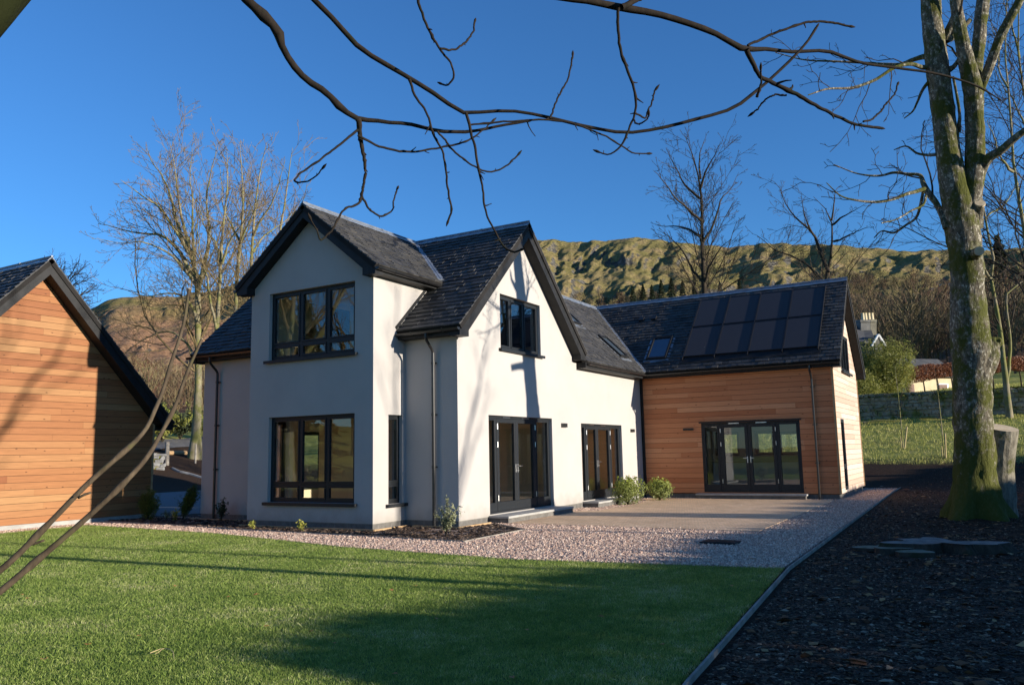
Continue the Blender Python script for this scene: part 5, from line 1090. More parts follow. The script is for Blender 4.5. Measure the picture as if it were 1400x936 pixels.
# ------------------------------------------------------------------ plants by the house
def leaves(C_, N_, size, g, asp=.5):
    """diamond leaves folded on the midrib: centres (n,3), rough normals (n,3)"""
    n = len(C_); a = g.normal(size=(n, 3)); u = np.cross(N_, a); u /= np.linalg.norm(u, axis=1, keepdims=True)+1e-9; w = np.cross(N_, u); w /= np.linalg.norm(w, axis=1, keepdims=True)+1e-9
    s = (size*g.lognormal(0, .25, n))[:, None]; nn = N_/(np.linalg.norm(N_, axis=1, keepdims=True)+1e-9)
    V = np.stack([C_-u*s, C_+w*s*asp+nn*s*.15, C_+u*s, C_-w*s*asp+nn*s*.15], 1).reshape(-1, 3); i = np.arange(n)[:, None]*4
    return V, np.concatenate([i+np.array([[0, 1, 2]]), i+np.array([[0, 2, 3]])], 1).reshape(-1, 3)
def shrub(name, label, cat, base, h, w, n, size, mat, seed, group=None, ns=9, spread=.5, low=.1, top_tint=False, lean=(0, 0), asp=.5, fill=0.):
    g = np.random.default_rng(seed); root = thing(name, label, cat, tuple(base), group); st = []
    a = g.uniform(0, 6.283, ns); rr = np.sqrt(g.random(ns))*w/2
    for k in range(ns):
        e = np.array([math.cos(a[k])*rr[k], math.sin(a[k])*rr[k], h*g.uniform(.7, 1.)*(1-.35*(rr[k]/(w/2))**2)]); e[:2] += lean
        P, R_ = resample([[0, 0, -.04], e*[.25, .25, .45], e], [.011*h+.003, .008*h+.002, .003], 8); st.append((P, R_))
    P = np.stack([p for p, r in st]); Rr = np.stack([r for p, r in st]); S1 = children(P, Rr, 7/h, .2, 1, .38, .7, .6, 5, .05, .15, g, rmin=.0016)
    v, f = join([(P, Rr), S1], [5, 3]); np_mesh('stems', v+np.array(base), f, M['bark_dark'], root)
    A = np.concatenate([P[:, 2:].reshape(-1, 3), S1[0].reshape(-1, 3), S1[0].reshape(-1, 3)]); A = A[A[:, 2] > low*h]
    i = g.integers(0, len(A), n); C_ = A[i]+g.normal(0, size*.9, (n, 3)); 
    if fill:
        nf = int(n*fill); d_ = g.normal(size=(nf, 3)); d_ /= np.linalg.norm(d_, axis=1, keepdims=True); rad = g.random(nf)**.33*(.45+1.0*fbm(d_[:, 0]*2.6+5, d_[:, 1]*2.6+d_[:, 2]*2.1, 3, seed))
        E_ = d_*rad[:, None]*[w/2, w/2, h*.52]+[0, 0, h*.50]; E_[:, :2] += np.array(lean)*(E_[:, 2:]/h); C_[:nf] = E_
    C_[:, 2] = np.maximum(C_[:, 2], .01)
    N_ = C_*[1, 1, .5]-[0, 0, h*.25]; N_ = N_/np.linalg.norm(N_, axis=1, keepdims=True)+g.normal(0, .55, (n, 3)); v, f = leaves(C_, N_, size, g, asp)
    t = np.clip(C_[:, 2]/h, 0, 1)*.75+g.random(n)*.3 if top_tint else g.random(n)
    np_mesh('foliage', v+np.array(base), f, mat, root, tint=np.repeat(t, 2)); reroot(root); return root
M['lf_var'] = leaf_mat('variegated leaves', (.10, .13, .05), (.42, .42, .26)); M['lf_gold'] = leaf_mat('golden leaves', (.22, .26, .04), (.52, .48, .10))
M['lf_dark'] = leaf_mat('dark glossy leaves', (.014, .026, .010), (.05, .075, .024), .35, .15); M['lf_con'] = leaf_mat('golden conifer sprays', (.05, .08, .012), (.16, .17, .025), .7)
M['lf_two'] = leaf_mat('pieris leaves', (.22, .25, .12), (.26, .30, .035)); M['lf_bush'] = leaf_mat('willow shoots', (.09, .115, .02), (.36, .35, .085)); M['lf_hedge'] = leaf_mat('dead beech leaves', (.13, .045, .022), (.34, .15, .075)); M['lf_ever'] = leaf_mat('evergreen needles', (.012, .022, .010), (.045, .06, .022), .7, .1)
def xpos(x, X0): d = ray(x, 700); k = (X0-CAM[0])/d[0]; return np.array([X0, CAM[1]+d[1]*k, .05])
shrub('shrub', 'pale variegated shrub at the foot of the downpipe near the sunlit gable corner', 'shrub', (-.55, -2.27, .05), .68, .62, 900, .022, M['lf_var'], 61, ns=12, low=.12)
shrub('shrub', 'small yellow-green plant in front of the middle of the lower gable window', 'shrub', (-.74, 1.34, .05), .25, .22, 120, .024, M['lf_gold'], 62, 'small golden plants in the bed', ns=6)
shrub('shrub', 'small yellow-green plant at the left corner of the projecting gable', 'shrub', (-.72, 2.80, .05), .20, .22, 110, .022, M['lf_gold'], 63, 'small golden plants in the bed', ns=6)
shrub('shrub', 'dark glossy upright shrub beside the downpipe of the shaded end wall', 'shrub', xpos(303, .72), .55, .42, 420, .026, M['lf_dark'], 64, ns=9)
shrub('shrub', 'rounded shrub with yellow-green top beside the second patio doors', 'shrub', (8.85, -2.2, .02), .80, .98, 3600, .032, M['lf_two'], 65, 'rounded shrubs on the patio edge', ns=26, fill=.55, top_tint=True, low=.03)
shrub('shrub', 'rounded shrub with pale lower leaves in front of the timber clad wall', 'shrub', (10.95, -2.42, .02), .70, .86, 3000, .032, M['lf_two'], 66, 'rounded shrubs on the patio edge', ns=24, fill=.55, top_tint=True, low=.03)
def conifer_small(label, base, h, w, seed, lean=(0, 0)):
    shrub('dwarf_conifer', label, 'conifer', base, h, w, 5200, .03, M['lf_con'], seed, 'dwarf conifers by the drive', ns=16, low=.02, lean=lean, asp=.18, fill=.5)
conifer_small('bushy dwarf conifer against the right corner of the timber outbuilding', on_z(202, 710, .04), .78, .55, 67)
conifer_small('leaning dwarf conifer between the outbuilding and the white house', on_z(250, 708, .04), .85, .35, 68, lean=(.15, -.22))
shrub('shrub', 'tiny silvery plant just right of the bushy dwarf conifer', 'shrub', on_z(228, 709, .04), .24, .26, 130, .02, M['lf_var'], 69, ns=6)
shrub('shrub', 'small golden plant at the foot of the leaning dwarf conifer', 'shrub', on_z(240, 711, .04), .3, .26, 130, .024, M['lf_gold'], 70, ns=6)
mound('soil_bed', [(1.14, 7.0), (2.5, 7.1), (3.0, 8.7), (1.16, 9.0), (-.2, 8.9)], .012, M['mulch'], 9)
# ------------------------------------------------------------------ small things on the ground
def stump():
    c = on_z(1285, 752, .0); c[2] = float(near_fn(c[0], c[1])); root = thing('tree_stump', 'wide low sawn tree stump with root lobes on the dark bark chips', 'stump', tuple(c)); g = np.random.default_rng(5); n = 90; an = np.arange(n)*2*np.pi/n
    r = .52+.16*np.sin(an*3+.4)+.13*np.sin(an*5+2)+.08*np.sin(an*9)+g.normal(0, .015, n); x = np.cos(an)*r*.75; y = np.sin(an)*r*1.25
    mb = MB(); V = []
    for s, z in ((1.28, -.1), (1.12, .04), (1.02, .12), (1.0, .155)): V += [(c[0]+x[i]*s, c[1]+y[i]*s, c[2]+z) for i in range(n)]
    mb.add(V, [(k*n+i, k*n+(i+1) % n, (k+1)*n+(i+1) % n, (k+1)*n+i) for k in range(3) for i in range(n)]); mb.build('stump_side', M['bark_dark'], root)
    mb = MB(); mb.add([(c[0]+x[i], c[1]+y[i], c[2]+.156+.012*math.sin(an[i]*4)) for i in range(n)]+[(c[0], c[1], c[2]+.15)], [(i, (i+1) % n, n) for i in range(n)]); mb.build('sawn_top', M['grey_wood'], root)
    for k, (dx, dy, rr) in enumerate(((-.42, .62, .26), (-.66, .30, .24), (-.2, .98, .2))):
        m = 26; a2 = np.arange(m)*2*np.pi/m; q = rr*(1+.18*np.sin(a2*3+k)); mb = MB(); zt = c[2]+.10-.02*k
        V = [(c[0]+dx+math.cos(a)*s*1.25, c[1]+dy+math.sin(a)*s, zt-.18) for a, s in zip(a2, q)]+[(c[0]+dx+math.cos(a)*s, c[1]+dy+math.sin(a)*s, zt) for a, s in zip(a2, q)]
        mb.add(V, [(i, (i+1) % m, m+(i+1) % m, m+i) for i in range(m)]+[tuple(range(m, 2*m))]); mb.mi = [0]*(len(mb.f)-1)+[1]; mb.build('root_lobe', [M['bark_dark'], M['lobe_top']], root)
    reroot(root)
M['grey_wood'] = simple('weathered sawn wood', (.13, .12, .105), (.24, .22, .19), 6, .85, .5, .01)
M['lobe_top'] = simple('mossy sawn wood', (.10, .115, .06), (.22, .22, .17), 7, .9, .5, .01)
stump()
mb = MB(); mb.box((-.02, -7.66, -.02), (.40, -7.06, .045)); cv = mb.build('inspection_cover', M['cover'] if 'cover' in M else M['dark_board'], bevel=.006)
mb = MB()
for i in range(5): mb.box((.03+i*.075, -7.60, .046), (.06+i*.075, -7.12, .052))
mb.build('cover_ribs', M['gutter'], cv); tag(cv, 'dark rectangular drain cover lying flush in the pink gravel', 'drain cover')
def rock(mb, c, s, g, sq=.7):
    bmr = bmesh.new(); bmesh.ops.create_icosphere(bmr, subdivisions=2, radius=1); vs = []
    o = g.uniform(0, 50)
    for v in bmr.verts:
        p = np.array(v.co); k = .75+.5*float(fbm(np.array(p[0]*1.3+o), np.array(p[1]*1.3+p[2]*1.7+o), 2, 3)); vs.append((c[0]+p[0]*s*k, c[1]+p[1]*s*k, c[2]+p[2]*s*k*sq))
    mb.add(vs, [tuple(v.index for v in f.verts) for f in bmr.faces], g.random()); bmr.free()
M['stone'] = tint_mat('field stone', [(0, (.07, .066, .058)), (.5, (.15, .14, .12)), (1, (.28, .26, .225))])
M['stone_n'] = bark_mat('mossy rubble stone', (.16, .13, .09), (.38, .31, .22), (.13, .14, .03), .45, 2.5, (1, 1, 1), .04)
g = np.random.default_rng(9)
for i, (x, y, s) in enumerate(((1186, 663, .17), (1193, 661, .20), (1199, 664, .16), (1206, 666, .13))):
    mb = MB(); p = on_z(x, y); rock(mb, p, s, g, .5); o = mb.build('rock', M['stone']); tag(o, 'flat dark rock beyond the far corner of the timber wing', 'rock', 'rocks by the timber wing')
def plank_at(x0, y0, x1, y1, w, h, label, cat='plank', name='plank', mat='grey_wood'):
    a = on_z(x0, y0); b = on_z(x1, y1); mb = MB(); strip(mb, a+[0, 0, .05], b+[0, 0, .05], w, h); return tag(mb.build(name, M[mat]), label, cat)
plank_at(1224, 664, 1247, 664, .5, .07, 'short pale board lying on the dark soil beyond the gravel corner')
# fallen leaves on the lawn
M['dead_leaf'] = simple('fallen leaf', (.38, .14, .05), (.50, .26, .09), 20, .7, 0)
for i, (x, y) in enumerate(((30, 812), (38, 817), (364, 855), (312, 815), (350, 812), (535, 806), (568, 800), (598, 845), (457, 878), (540, 920), (720, 860), (190, 868), (700, 925), (240, 800), (822, 842), (120, 880), (425, 862), (1000, 800), (905, 880), (60, 900))):
    p = on_z(x, y, .035); mb = MB(); a = random.uniform(0, 6.28); s = random.uniform(.022, .04); c_, s_ = math.cos(a), math.sin(a); t = random.uniform(-.5, .5)
    pts = [(1, 0), (.45, .28), (.5, .75), (.05, .42), (-.35, .8), (-.4, .3), (-1, 0), (-.4, -.3), (-.35, -.8), (.05, -.42), (.5, -.75), (.45, -.28)]
    mb.add([(p[0]+s*(u*c_-v*s_), p[1]+s*(u*s_+v*c_), p[2]+s*(.35*abs(v)+t*u*.5)) for u, v in pts]+[(p[0], p[1], p[2])], [(k, (k+1) % 12, 12) for k in range(12)])
    o = mb.build('fallen_leaf', M['dead_leaf']); md = o.modifiers.new('t', 'SOLIDIFY'); md.thickness = .001
    tag(o, 'small orange brown dead leaf lying on the grass', 'leaf', 'dead leaves on the lawn')
P, R_ = resample([on_z(205, 892, .05), on_z(222, 886, .06), on_z(234, 888, .06), on_z(238, 900, .03)], [.004, .004, .003, .002], 10); mb = MB(); mb.tube(P, R_, 6)
P, R_ = resample([on_z(222, 886, .06), on_z(215, 892, .05), on_z(205, 893, .03)], [.003, .003, .002], 6); mb.tube(P, R_, 6); tag(mb.build('fallen_twig', M['stake']), 'pale dry curled twig lying on the lawn near the bottom left', 'twig')
# stakes and young trees in the field behind
for i, (x, y, yt, lab, xs) in enumerate(((1236, 613, 583, 'leaning pale stake holding the young tree nearer the timber wing', 1234), (1293, 627, 592, 'upright pale stake holding the young tree nearer the mossy trunk', 1291))):
    p, t = ground_hit(x, y); px_m = FPX/t; top = at(x+(4 if i == 0 else -1), yt, t); mb = MB(); mb.tube([p-[0, 0, .1], top], .035, 8); mb.tube([p+np.array([.1, .12, -.1]), p+np.array([.1, .12, .55])], .022, 6)
    st = mb.build('stake', M['stake']); tag(st, lab, 'stake', 'tree stakes in the field')
    a = p+np.array([.12, .05, 0])
    tree('young_tree', ('thin bare young tree tied to the leaning pale stake', 'thin bare young tree tied to the upright pale stake')[i], 'tree', [([a-[0, 0, .1], a+[.02, 0, 1.6], a+[0, .05, 3.8]], [.028, .02, .006])],
         [dict(per_m=3.5, lo=.3, hi=1., lr=.22, ang=.6, rr=.5, K=4, up=.05, wig=.1, rmin=.006), dict(per_m=3, lo=.2, hi=1., lr=.4, ang=.6, rr=.6, K=3, up=.03, wig=.1, rmin=.004)], 80+i, [M['bark_far'], M['bark_dark']], 'young trees in the field', trunk_sides=6)
# rubble wall across the field
def rubble(name, label, pa, pb, hgt, seed, mat, cap=True):
    g = np.random.default_rng(seed); a = np.array(pa); b = np.array(pb); L = np.linalg.norm((b-a)[:2]); d = (b-a)[:2]/L; nrm = np.array([-d[1], d[0]]); root = thing(name, label, 'wall', tuple(pa)); mb = MB()
    base = lambda s: float(land(a[0]+d[0]*s, a[1]+d[1]*s))
    z = 0
    while z < hgt:
        rh = g.uniform(.15, .27); s = -g.uniform(0, .3)
        while s < L:
            w = g.uniform(.2, .6); 
            if True:
                c = (s+w/2); hh = rh*g.uniform(.8, .98)/2; ww = w*.47; t = .24+g.normal(0, .02); zb = base(c)+z+rh/2-.05; vs = []
                for sx, sy, sz in ((-1, -1, -1), (1, -1, -1), (1, 1, -1), (-1, 1, -1), (-1, -1, 1), (1, -1, 1), (1, 1, 1), (-1, 1, 1)):
                    u = c+sx*ww+g.normal(0, .035); v = sy*t+g.normal(0, .03); q = a[:2]+d*u+nrm*v; vs.append((q[0], q[1], zb+sz*hh+g.normal(0, .025)))
                mb.add(vs, [(0, 3, 2, 1), (4, 5, 6, 7), (0, 1, 5, 4), (1, 2, 6, 5), (2, 3, 7, 6), (3, 0, 4, 7)], g.random())
            s += w
        z += rh
    mb.build('stonework', mat, root, bevel=.02)
    n = int(L/2)+1; mb = MB()
    for i in range(n):
        s0, s1 = L*i/n, L*(i+1)/n; q0, q1 = a[:2]+d*s0, a[:2]+d*s1; mb.prism([(*(q0-nrm*.17), base(s0)-.2), (*(q0+nrm*.17), base(s0)-.2), (*(q1+nrm*.17), base(s1)-.2), (*(q1-nrm*.17), base(s1)-.2)], (0, 0, hgt+.15))
    mb.build('rubble_core', M['stone_n'], root)
    if cap:
        g2 = np.random.default_rng(seed+1); nn = int(L*420); s = g2.uniform(0, L, nn); v = g2.normal(0, .16, nn); q = a[:2]+d*s[:, None]+nrm*v[:, None]; z = land(q[:, 0], q[:, 1])+hgt+.05+g2.random(nn)*.08-abs(v)*.3
        vv, ff = leaves(np.stack([q[:, 0], q[:, 1], z], -1), g2.normal(0, .4, (nn, 3))+[0, 0, 1], .055, g2); np_mesh('moss_top', vv, ff, M['lf_moss'], root, tint=np.repeat(g2.random(nn), 2))
    reroot(root)
M['lf_moss'] = leaf_mat('wall moss', (.05, .07, .012), (.15, .18, .03), .9, .1)
wa, t1 = ground_hit(1150, 575); wb, t2 = ground_hit(1320, 568); wc, t3 = ground_hit(1470, 562)
rubble('rubble_wall', 'old mossy rubble stone wall across the back of the field', wa, wb, 1.25, 90, M['stone_n'])
rubble('rubble_wall', 'dark shaded length of mossy rubble wall right of the big trunk', wb, wc, 1.25, 92, M['stone_n'])
# clipped beech hedge on clean stems behind the wall
def slab_leaves(name, label, cat, a, b, z0, z1, dep, n, size, mat, seed, stems=True):
    g = np.random.default_rng(seed); a = np.array(a); b = np.array(b); d = (b-a)[:2]; L = np.linalg.norm(d); d = d/L; nr = np.array([-d[1], d[0]]); root = thing(name, label, cat, tuple(a))
    s = g.uniform(0, L, n); v = g.uniform(-1, 1, n)*dep/2; q = a[:2]+d*s[:, None]+nr*v[:, None]; lz = np.interp(s, [0, L], [a[2], b[2]]); top = z1+.25*(fbm(s*1.1, v*0, 3, seed)-.5); bot = z0-.35*(fbm(s*.9+7, v*0, 3, seed)-.4)
    z = lz+bot+(top-bot)*g.random(n)**.9; C_ = np.stack([q[:, 0], q[:, 1], z], -1); vv, ff = leaves(C_, g.normal(size=(n, 3)), size, g); np_mesh('foliage', vv, ff, mat, root, tint=np.repeat(g.random(n), 2))
    if stems:
        mb = MB(); k = int(L/1.1)
        for i in range(k):
            q = a[:2]+d*(L*(i+.5)/k)+g.normal(0, .1, 2); zb = float(np.interp(i/k, [0, 1], [a[2], b[2]])); mb.tube([(q[0], q[1], zb-.6), (q[0]+.05, q[1], zb+z0*.6), (q[0]-.03, q[1]+.1, zb+z1*.9)], [.06, .045, .03], 6)
        mb.build('stems', M['bark_dark'], root)
    reroot(root)
ha, _ = ground_hit(1215, 556, 40); hb, _ = ground_hit(1500, 552, 40)
def off(p, t, px, py): return at(px, py, t)
HT = 54.
ha = at(1236, 560, HT); hb = at(1480, 553, HT+3); ha[2] = float(land(ha[0], ha[1])); hb[2] = float(land(hb[0], hb[1]))
za = at(1250, 521, HT)[2]-ha[2]; zb_ = at(1250, 501, HT)[2]-ha[2]
slab_leaves('beech_hedge', 'clipped copper brown beech hedge raised on stems behind the rubble wall', 'hedge', ha, hb, za, zb_, 1.0, 26000, .055, M['lf_hedge'], 95)
# cream cottage wall seen under the hedge
def cottage():
    t = 62.; a = at(1238, 540, t); b = at(1314, 540, t+1.5); base = float(land(a[0], a[1])); zt = at(1270, 520, t)[2]; root = thing('cream_cottage', 'low cream painted cottage glimpsed under the copper hedge', 'cottage', (a[0], a[1], base))
    d = (b-a)[:2]; L = np.linalg.norm(d); d /= L; nr = np.array([d[1], -d[0]]);  nr = nr if nr@(a[:2]-CAM[:2]) > 0 else -nr
    A, B = a[:2], b[:2]; mb = MB(); z0 = base-1; mb.prism([(*A, z0), (*B, z0), (*(B+nr*4), z0), (*(A+nr*4), z0)], (0, 0, zt+.35-z0)); mb.build('wall', M['cream'], root)
    mb = MB(); c0 = (A+B)/2+nr*2; P = [(*(A-nr*.3), zt+.3), (*(B-nr*.3), zt+.3), (*(B+nr*2), zt+1.9), (*(A+nr*2), zt+1.9)]; mb.prism(P, (0, 0, .12)); P = [(*(A+nr*4.3), zt+.3), (*(B+nr*4.3), zt+.3), (*(B+nr*2), zt+1.9), (*(A+nr*2), zt+1.9)]; mb.prism(P, (0, 0, .12)); mb.build('roof', M['slate_far'], root)
    def patch(s0, s1, y0, y1, nm, m, o):
        mb = MB(); q0, q1 = A+d*L*s0-nr*o, A+d*L*s1-nr*o; zz0, zz1 = at(1270, y0, t)[2], at(1270, y1, t)[2]; mb.prism([(*q0, zz0), (*q1, zz0), (*q1, zz1), (*q0, zz1)], (*(nr*.05), 0)); return mb.build(nm, M[m], root)
    patch(.58, .78, 541, 523, 'door_frame', 'white_paint', .04); patch(.61, .75, 541, 524.5, 'door', 'brown_door', .06); patch(.02, .16, 536, 524, 'window', 'brown_door', .04); patch(.86, .98, 534, 525, 'window', 'brown_door', .04)
    reroot(root)
M['cream'] = simple('cream limewash', (.50, .42, .26), (.60, .52, .34), 2, .85, 0); M['slate_far'] = simple('old slate roof', (.05, .052, .056), (.09, .09, .09), 3, .8, .4, .02); M['white_paint'] = simple('white paint', (.7, .7, .68), (.78, .78, .76), 3, .6, 0); M['brown_door'] = simple('brown painted joinery', (.10, .045, .03), (.15, .07, .045), 3, .6, 0)
M['sandstone'] = simple('sandstone blocks', (.13, .12, .09), (.26, .24, .18), 1.3, .9, .6, .03); M['grey_stone'] = simple('grey rubble masonry', (.10, .10, .095), (.20, .195, .18), 1.3, .9, .6, .03)
cottage()
# old villa with chimney pots behind the timber gable
def villa():
    t = 66.; c = at(1165, 545, t); base = float(land(c[0], c[1])); root = thing('stone_villa', 'old stone villa with a tall chimney showing past the timber gable', 'villa', (c[0], c[1], base))
    f2 = CF[:2]/np.linalg.norm(CF[:2]); r2 = np.array([f2[1], -f2[0]]); o = CAM[:2]
    def pt(x, y, dt=0.): p = at(x, y, t+dt); return p
    def quad(mb, pts, dt, th=.3): mb.prism([pt(x, y, dt) for x, y in pts], CF*th)
    mb = MB(); quad(mb, [(1120, 560), (1196, 560), (1196, 472), (1120, 472)], 0, 7.); quad(mb, [(1196, 560), (1206, 560), (1206, 476), (1203, 468), (1200, 462), (1196, 468)], -.6, 5); mb.build('wall', M['grey_stone'], root)
    mb = MB(); P = [pt(1118, 474, -.4), pt(1197, 468, -.4), pt(1190, 449, 3.5), pt(1118, 440, 3.5)]; mb.prism(P, (0, 0, .15)); P = [pt(1118, 474, 7.4), pt(1197, 468, 7.4), pt(1190, 449, 3.5), pt(1118, 440, 3.5)]; mb.prism(P, (0, 0, .15)); mb.build('roof', M['slate_far'], root)
    mb = MB()
    for a, b in (((1191, 473), (1200, 457)), ((1200, 457), (1210, 473))): A, B = pt(*a, -.9), pt(*b, -.9); strip(mb, A, B, .12, .22, up=-CF)
    mb.build('barge_board', M['white_paint'], root)
    mb = MB(); quad(mb, [(1177, 462), (1190, 462), (1190, 439), (1177, 439)], 2.6, 1.5); quad(mb, [(1176.3, 440), (1191, 440), (1191, 437), (1176.3, 437)], 2.5, 1.7); ch = mb.build('chimney', M['grey_stone'], root)
    mb = MB(); quad(mb, [(1190.3, 461), (1198.5, 461), (1198.5, 439), (1190.3, 439)], 2.6, 1.5); quad(mb, [(1190, 440), (1199, 440), (1199, 436.5), (1190, 436.5)], 2.5, 1.7); mb.build('chimney', M['sandstone'], root)
    for x in (1180, 1183.5, 1188, 1192.5):
        mb = MB(); p = pt(x, 438, 3.2); mb.tube([p, p+[0, 0, .35], p+[0, 0, .62], p+[0, 0, .66]], [.17, .14, .13, .16], 10); mb.build('chimney_pot', M['cream'], ch)
    for k, (x, y) in enumerate(((1199, 461), (1204, 466), (1209, 471))):
        mb = MB(); quad(mb, [(x, y), (x+4, y), (x+4, y-3.5), (x, y-3.5)], -.3, .6); mb.build('skew_stone', M['sandstone'], root)
    reroot(root)
villa()
def far_house():
    p, t = ground_hit(1290, 396, 90); root = thing('far_house', 'small white house high among the trees on the hillside', 'house', tuple(p)); s = t/FPX
    mb = MB(); mb.box((p[0], p[1]-9*s, p[2]-3), (p[0]+8, p[1]+5*s, p[2]+9*s)); mb.build('wall', M['white_paint'], root)
    mb = MB(); mb.prism([(p[0]-.6, p[1]-10*s, p[2]+9*s), (p[0]-.6, p[1]+6*s, p[2]+9*s), (p[0]-.6, p[1]-2*s, p[2]+18*s)], (9, 0, 0)); mb.build('roof', M['slate_far'], root)
    mb = MB(); mb.box((p[0]-.1, p[1]-3.4*s, p[2]+3*s), (p[0]-.02, p[1]-.6*s, p[2]+7*s)); mb.build('window', M['upvc'], root)
    reroot(root)
far_house()
# big olive bush by the wall
bp = at(1212, 552, 50.); bp[2] = float(land(bp[0], bp[1]))
shrub('bush', 'big rounded olive green bush in front of the stone villa', 'bush', bp, 4.3, 4.2, 24000, .085, M['lf_bush'], 97, ns=40, low=.05, asp=.2, fill=.6)
bp = at(1180, 556, 47.); bp[2] = float(land(bp[0], bp[1]))
shrub('bush', 'darker low bush hugging the far corner of the timber wing', 'bush', bp, 2.6, 2.4, 5000, .085, M['lf_bush'], 98, ns=20, low=.05, asp=.2, fill=.5)
for i, (x0, y0, x1, y1) in enumerate(((1180, 580, 1225, 577), (1258, 573, 1310, 577))):
    a, _ = ground_hit(x0, y0, 30); b, _ = ground_hit(x1, y1, 30); P, R_ = resample([a+[0, 0, .1], (a+b)/2+[0, 0, .16], b+[0, 0, .08]], [.06, .05, .03], 10); mb = MB(); mb.tube(P, R_, 8)
    tag(mb.build('fallen_branch', M['bark_far']), ('fallen branch at the foot of the rubble wall near the olive bush', 'fallen branch at the foot of the rubble wall near the mossy trunk')[i], 'branch', 'fallen branches by the wall')
# ------------------------------------------------------------------ behind, on the left: track, log, posts
def land_strip(name, pix, mat, dz=.04, kind='structure'):
    """a band laid on the terrain between two pixel polylines"""
    A = [ground_hit(x, y, 15)[0] for x, y in pix[0]]; B = [ground_hit(x, y, 15)[0] for x, y in pix[1]]; V = []; n = 24; m = 8
    A, _r = resample(A, [1]*len(A), n); B, _r = resample(B, [1]*len(B), n)
    for i in range(n):
        for j in range(m): q = A[i]*(1-j/(m-1))+B[i]*j/(m-1); V.append((q[0], q[1], float(near_fn(q[0], q[1]))+dz))
    F_ = [(i*m+j, (i+1)*m+j, (i+1)*m+j+1, i*m+j+1) for i in range(n-1) for j in range(m-1)]; return tag(np_mesh(name, V, F_, mat, smooth=True), kind=kind)
M['tarmac'] = simple('worn tarmac', (.09, .09, .095), (.15, .145, .14), 4, .9, .4, .01)
land_strip('road', ([(200, 616), (235, 614), (262, 612), (300, 611)], [(200, 604), (235, 600), (262, 597), (300, 595)]), M['tarmac'], .06)
a, t_ = ground_hit(229, 622, 20); b, _ = ground_hit(254, 622, 20); mb = MB(); P, R_ = resample([a+[0, 0, .15], b+[0, 0, .15]], [.14, .16], 4); mb.tube(P, R_, 10); lg = mb.build('log', M['plank']); tag(lg, 'pale felled log lying beside the track beyond the garage', 'log')
for x, y0, y1, r, lab in ((228, 637, 604, .13, 'thick dark square topped post right of the garage'), (267, 634, 607, .06, 'thin post in front of the lit tree trunk beside the house')):
    p, t_ = ground_hit(x, y0, 20); mb = MB(); h = (y0-y1)*t_/FPX; mb.tube([p-[0, 0, .2], p+[0, 0, h]], r, 10); tag(mb.build('post', M['plank_grey']), lab, 'post')
g = np.random.default_rng(19); mb = None
wa, _ = ground_hit(200, 640, 20); wb, _ = ground_hit(222, 642, 20); M['white_stone'] = simple('whitewashed stone', (.14, .14, .14), (.30, .30, .29), 3, .9, .3, .02)
rubble('boundary_wall', 'short whitewashed stone wall end just right of the garage', wa, wb, .95, 99, M['white_stone'], cap=False)
K1 = [ground_hit(x, y, 20)[0]+np.array([0, 0, .03]) for x, y in ((236, 641), (247, 646), (260, 649), (276, 654), (300, 660))]
mb = MB(); P, R_ = resample(K1, [.10]*5, 20); mb.tube(P, R_, 8); tag(mb.build('stone_kerb', M['white_stone']), 'pale curved kerb climbing the dark bank behind the drive', 'kerb')
for i, (x, y, h, w, m) in enumerate(((222, 604, 2.6, 4.0, 'lf_bush'), (246, 600, 2.2, 3.6, 'lf_ever'), (208, 600, 2.8, 3.0, 'lf_ever'), (285, 600, 3.0, 5.0, 'lf_bush'))):
    p, t_ = ground_hit(x, y, 30); shrub('bush', ('olive bush beside the track right of the garage roof', 'dark evergreen bush beyond the pale log', 'dark evergreen bush touching the garage eave', 'olive bush hidden behind the white house corner')[i], 'bush', p, h, w, 3200, .10, M[m], 110+i, 'bushes along the track', ns=18, low=.02, asp=.4)
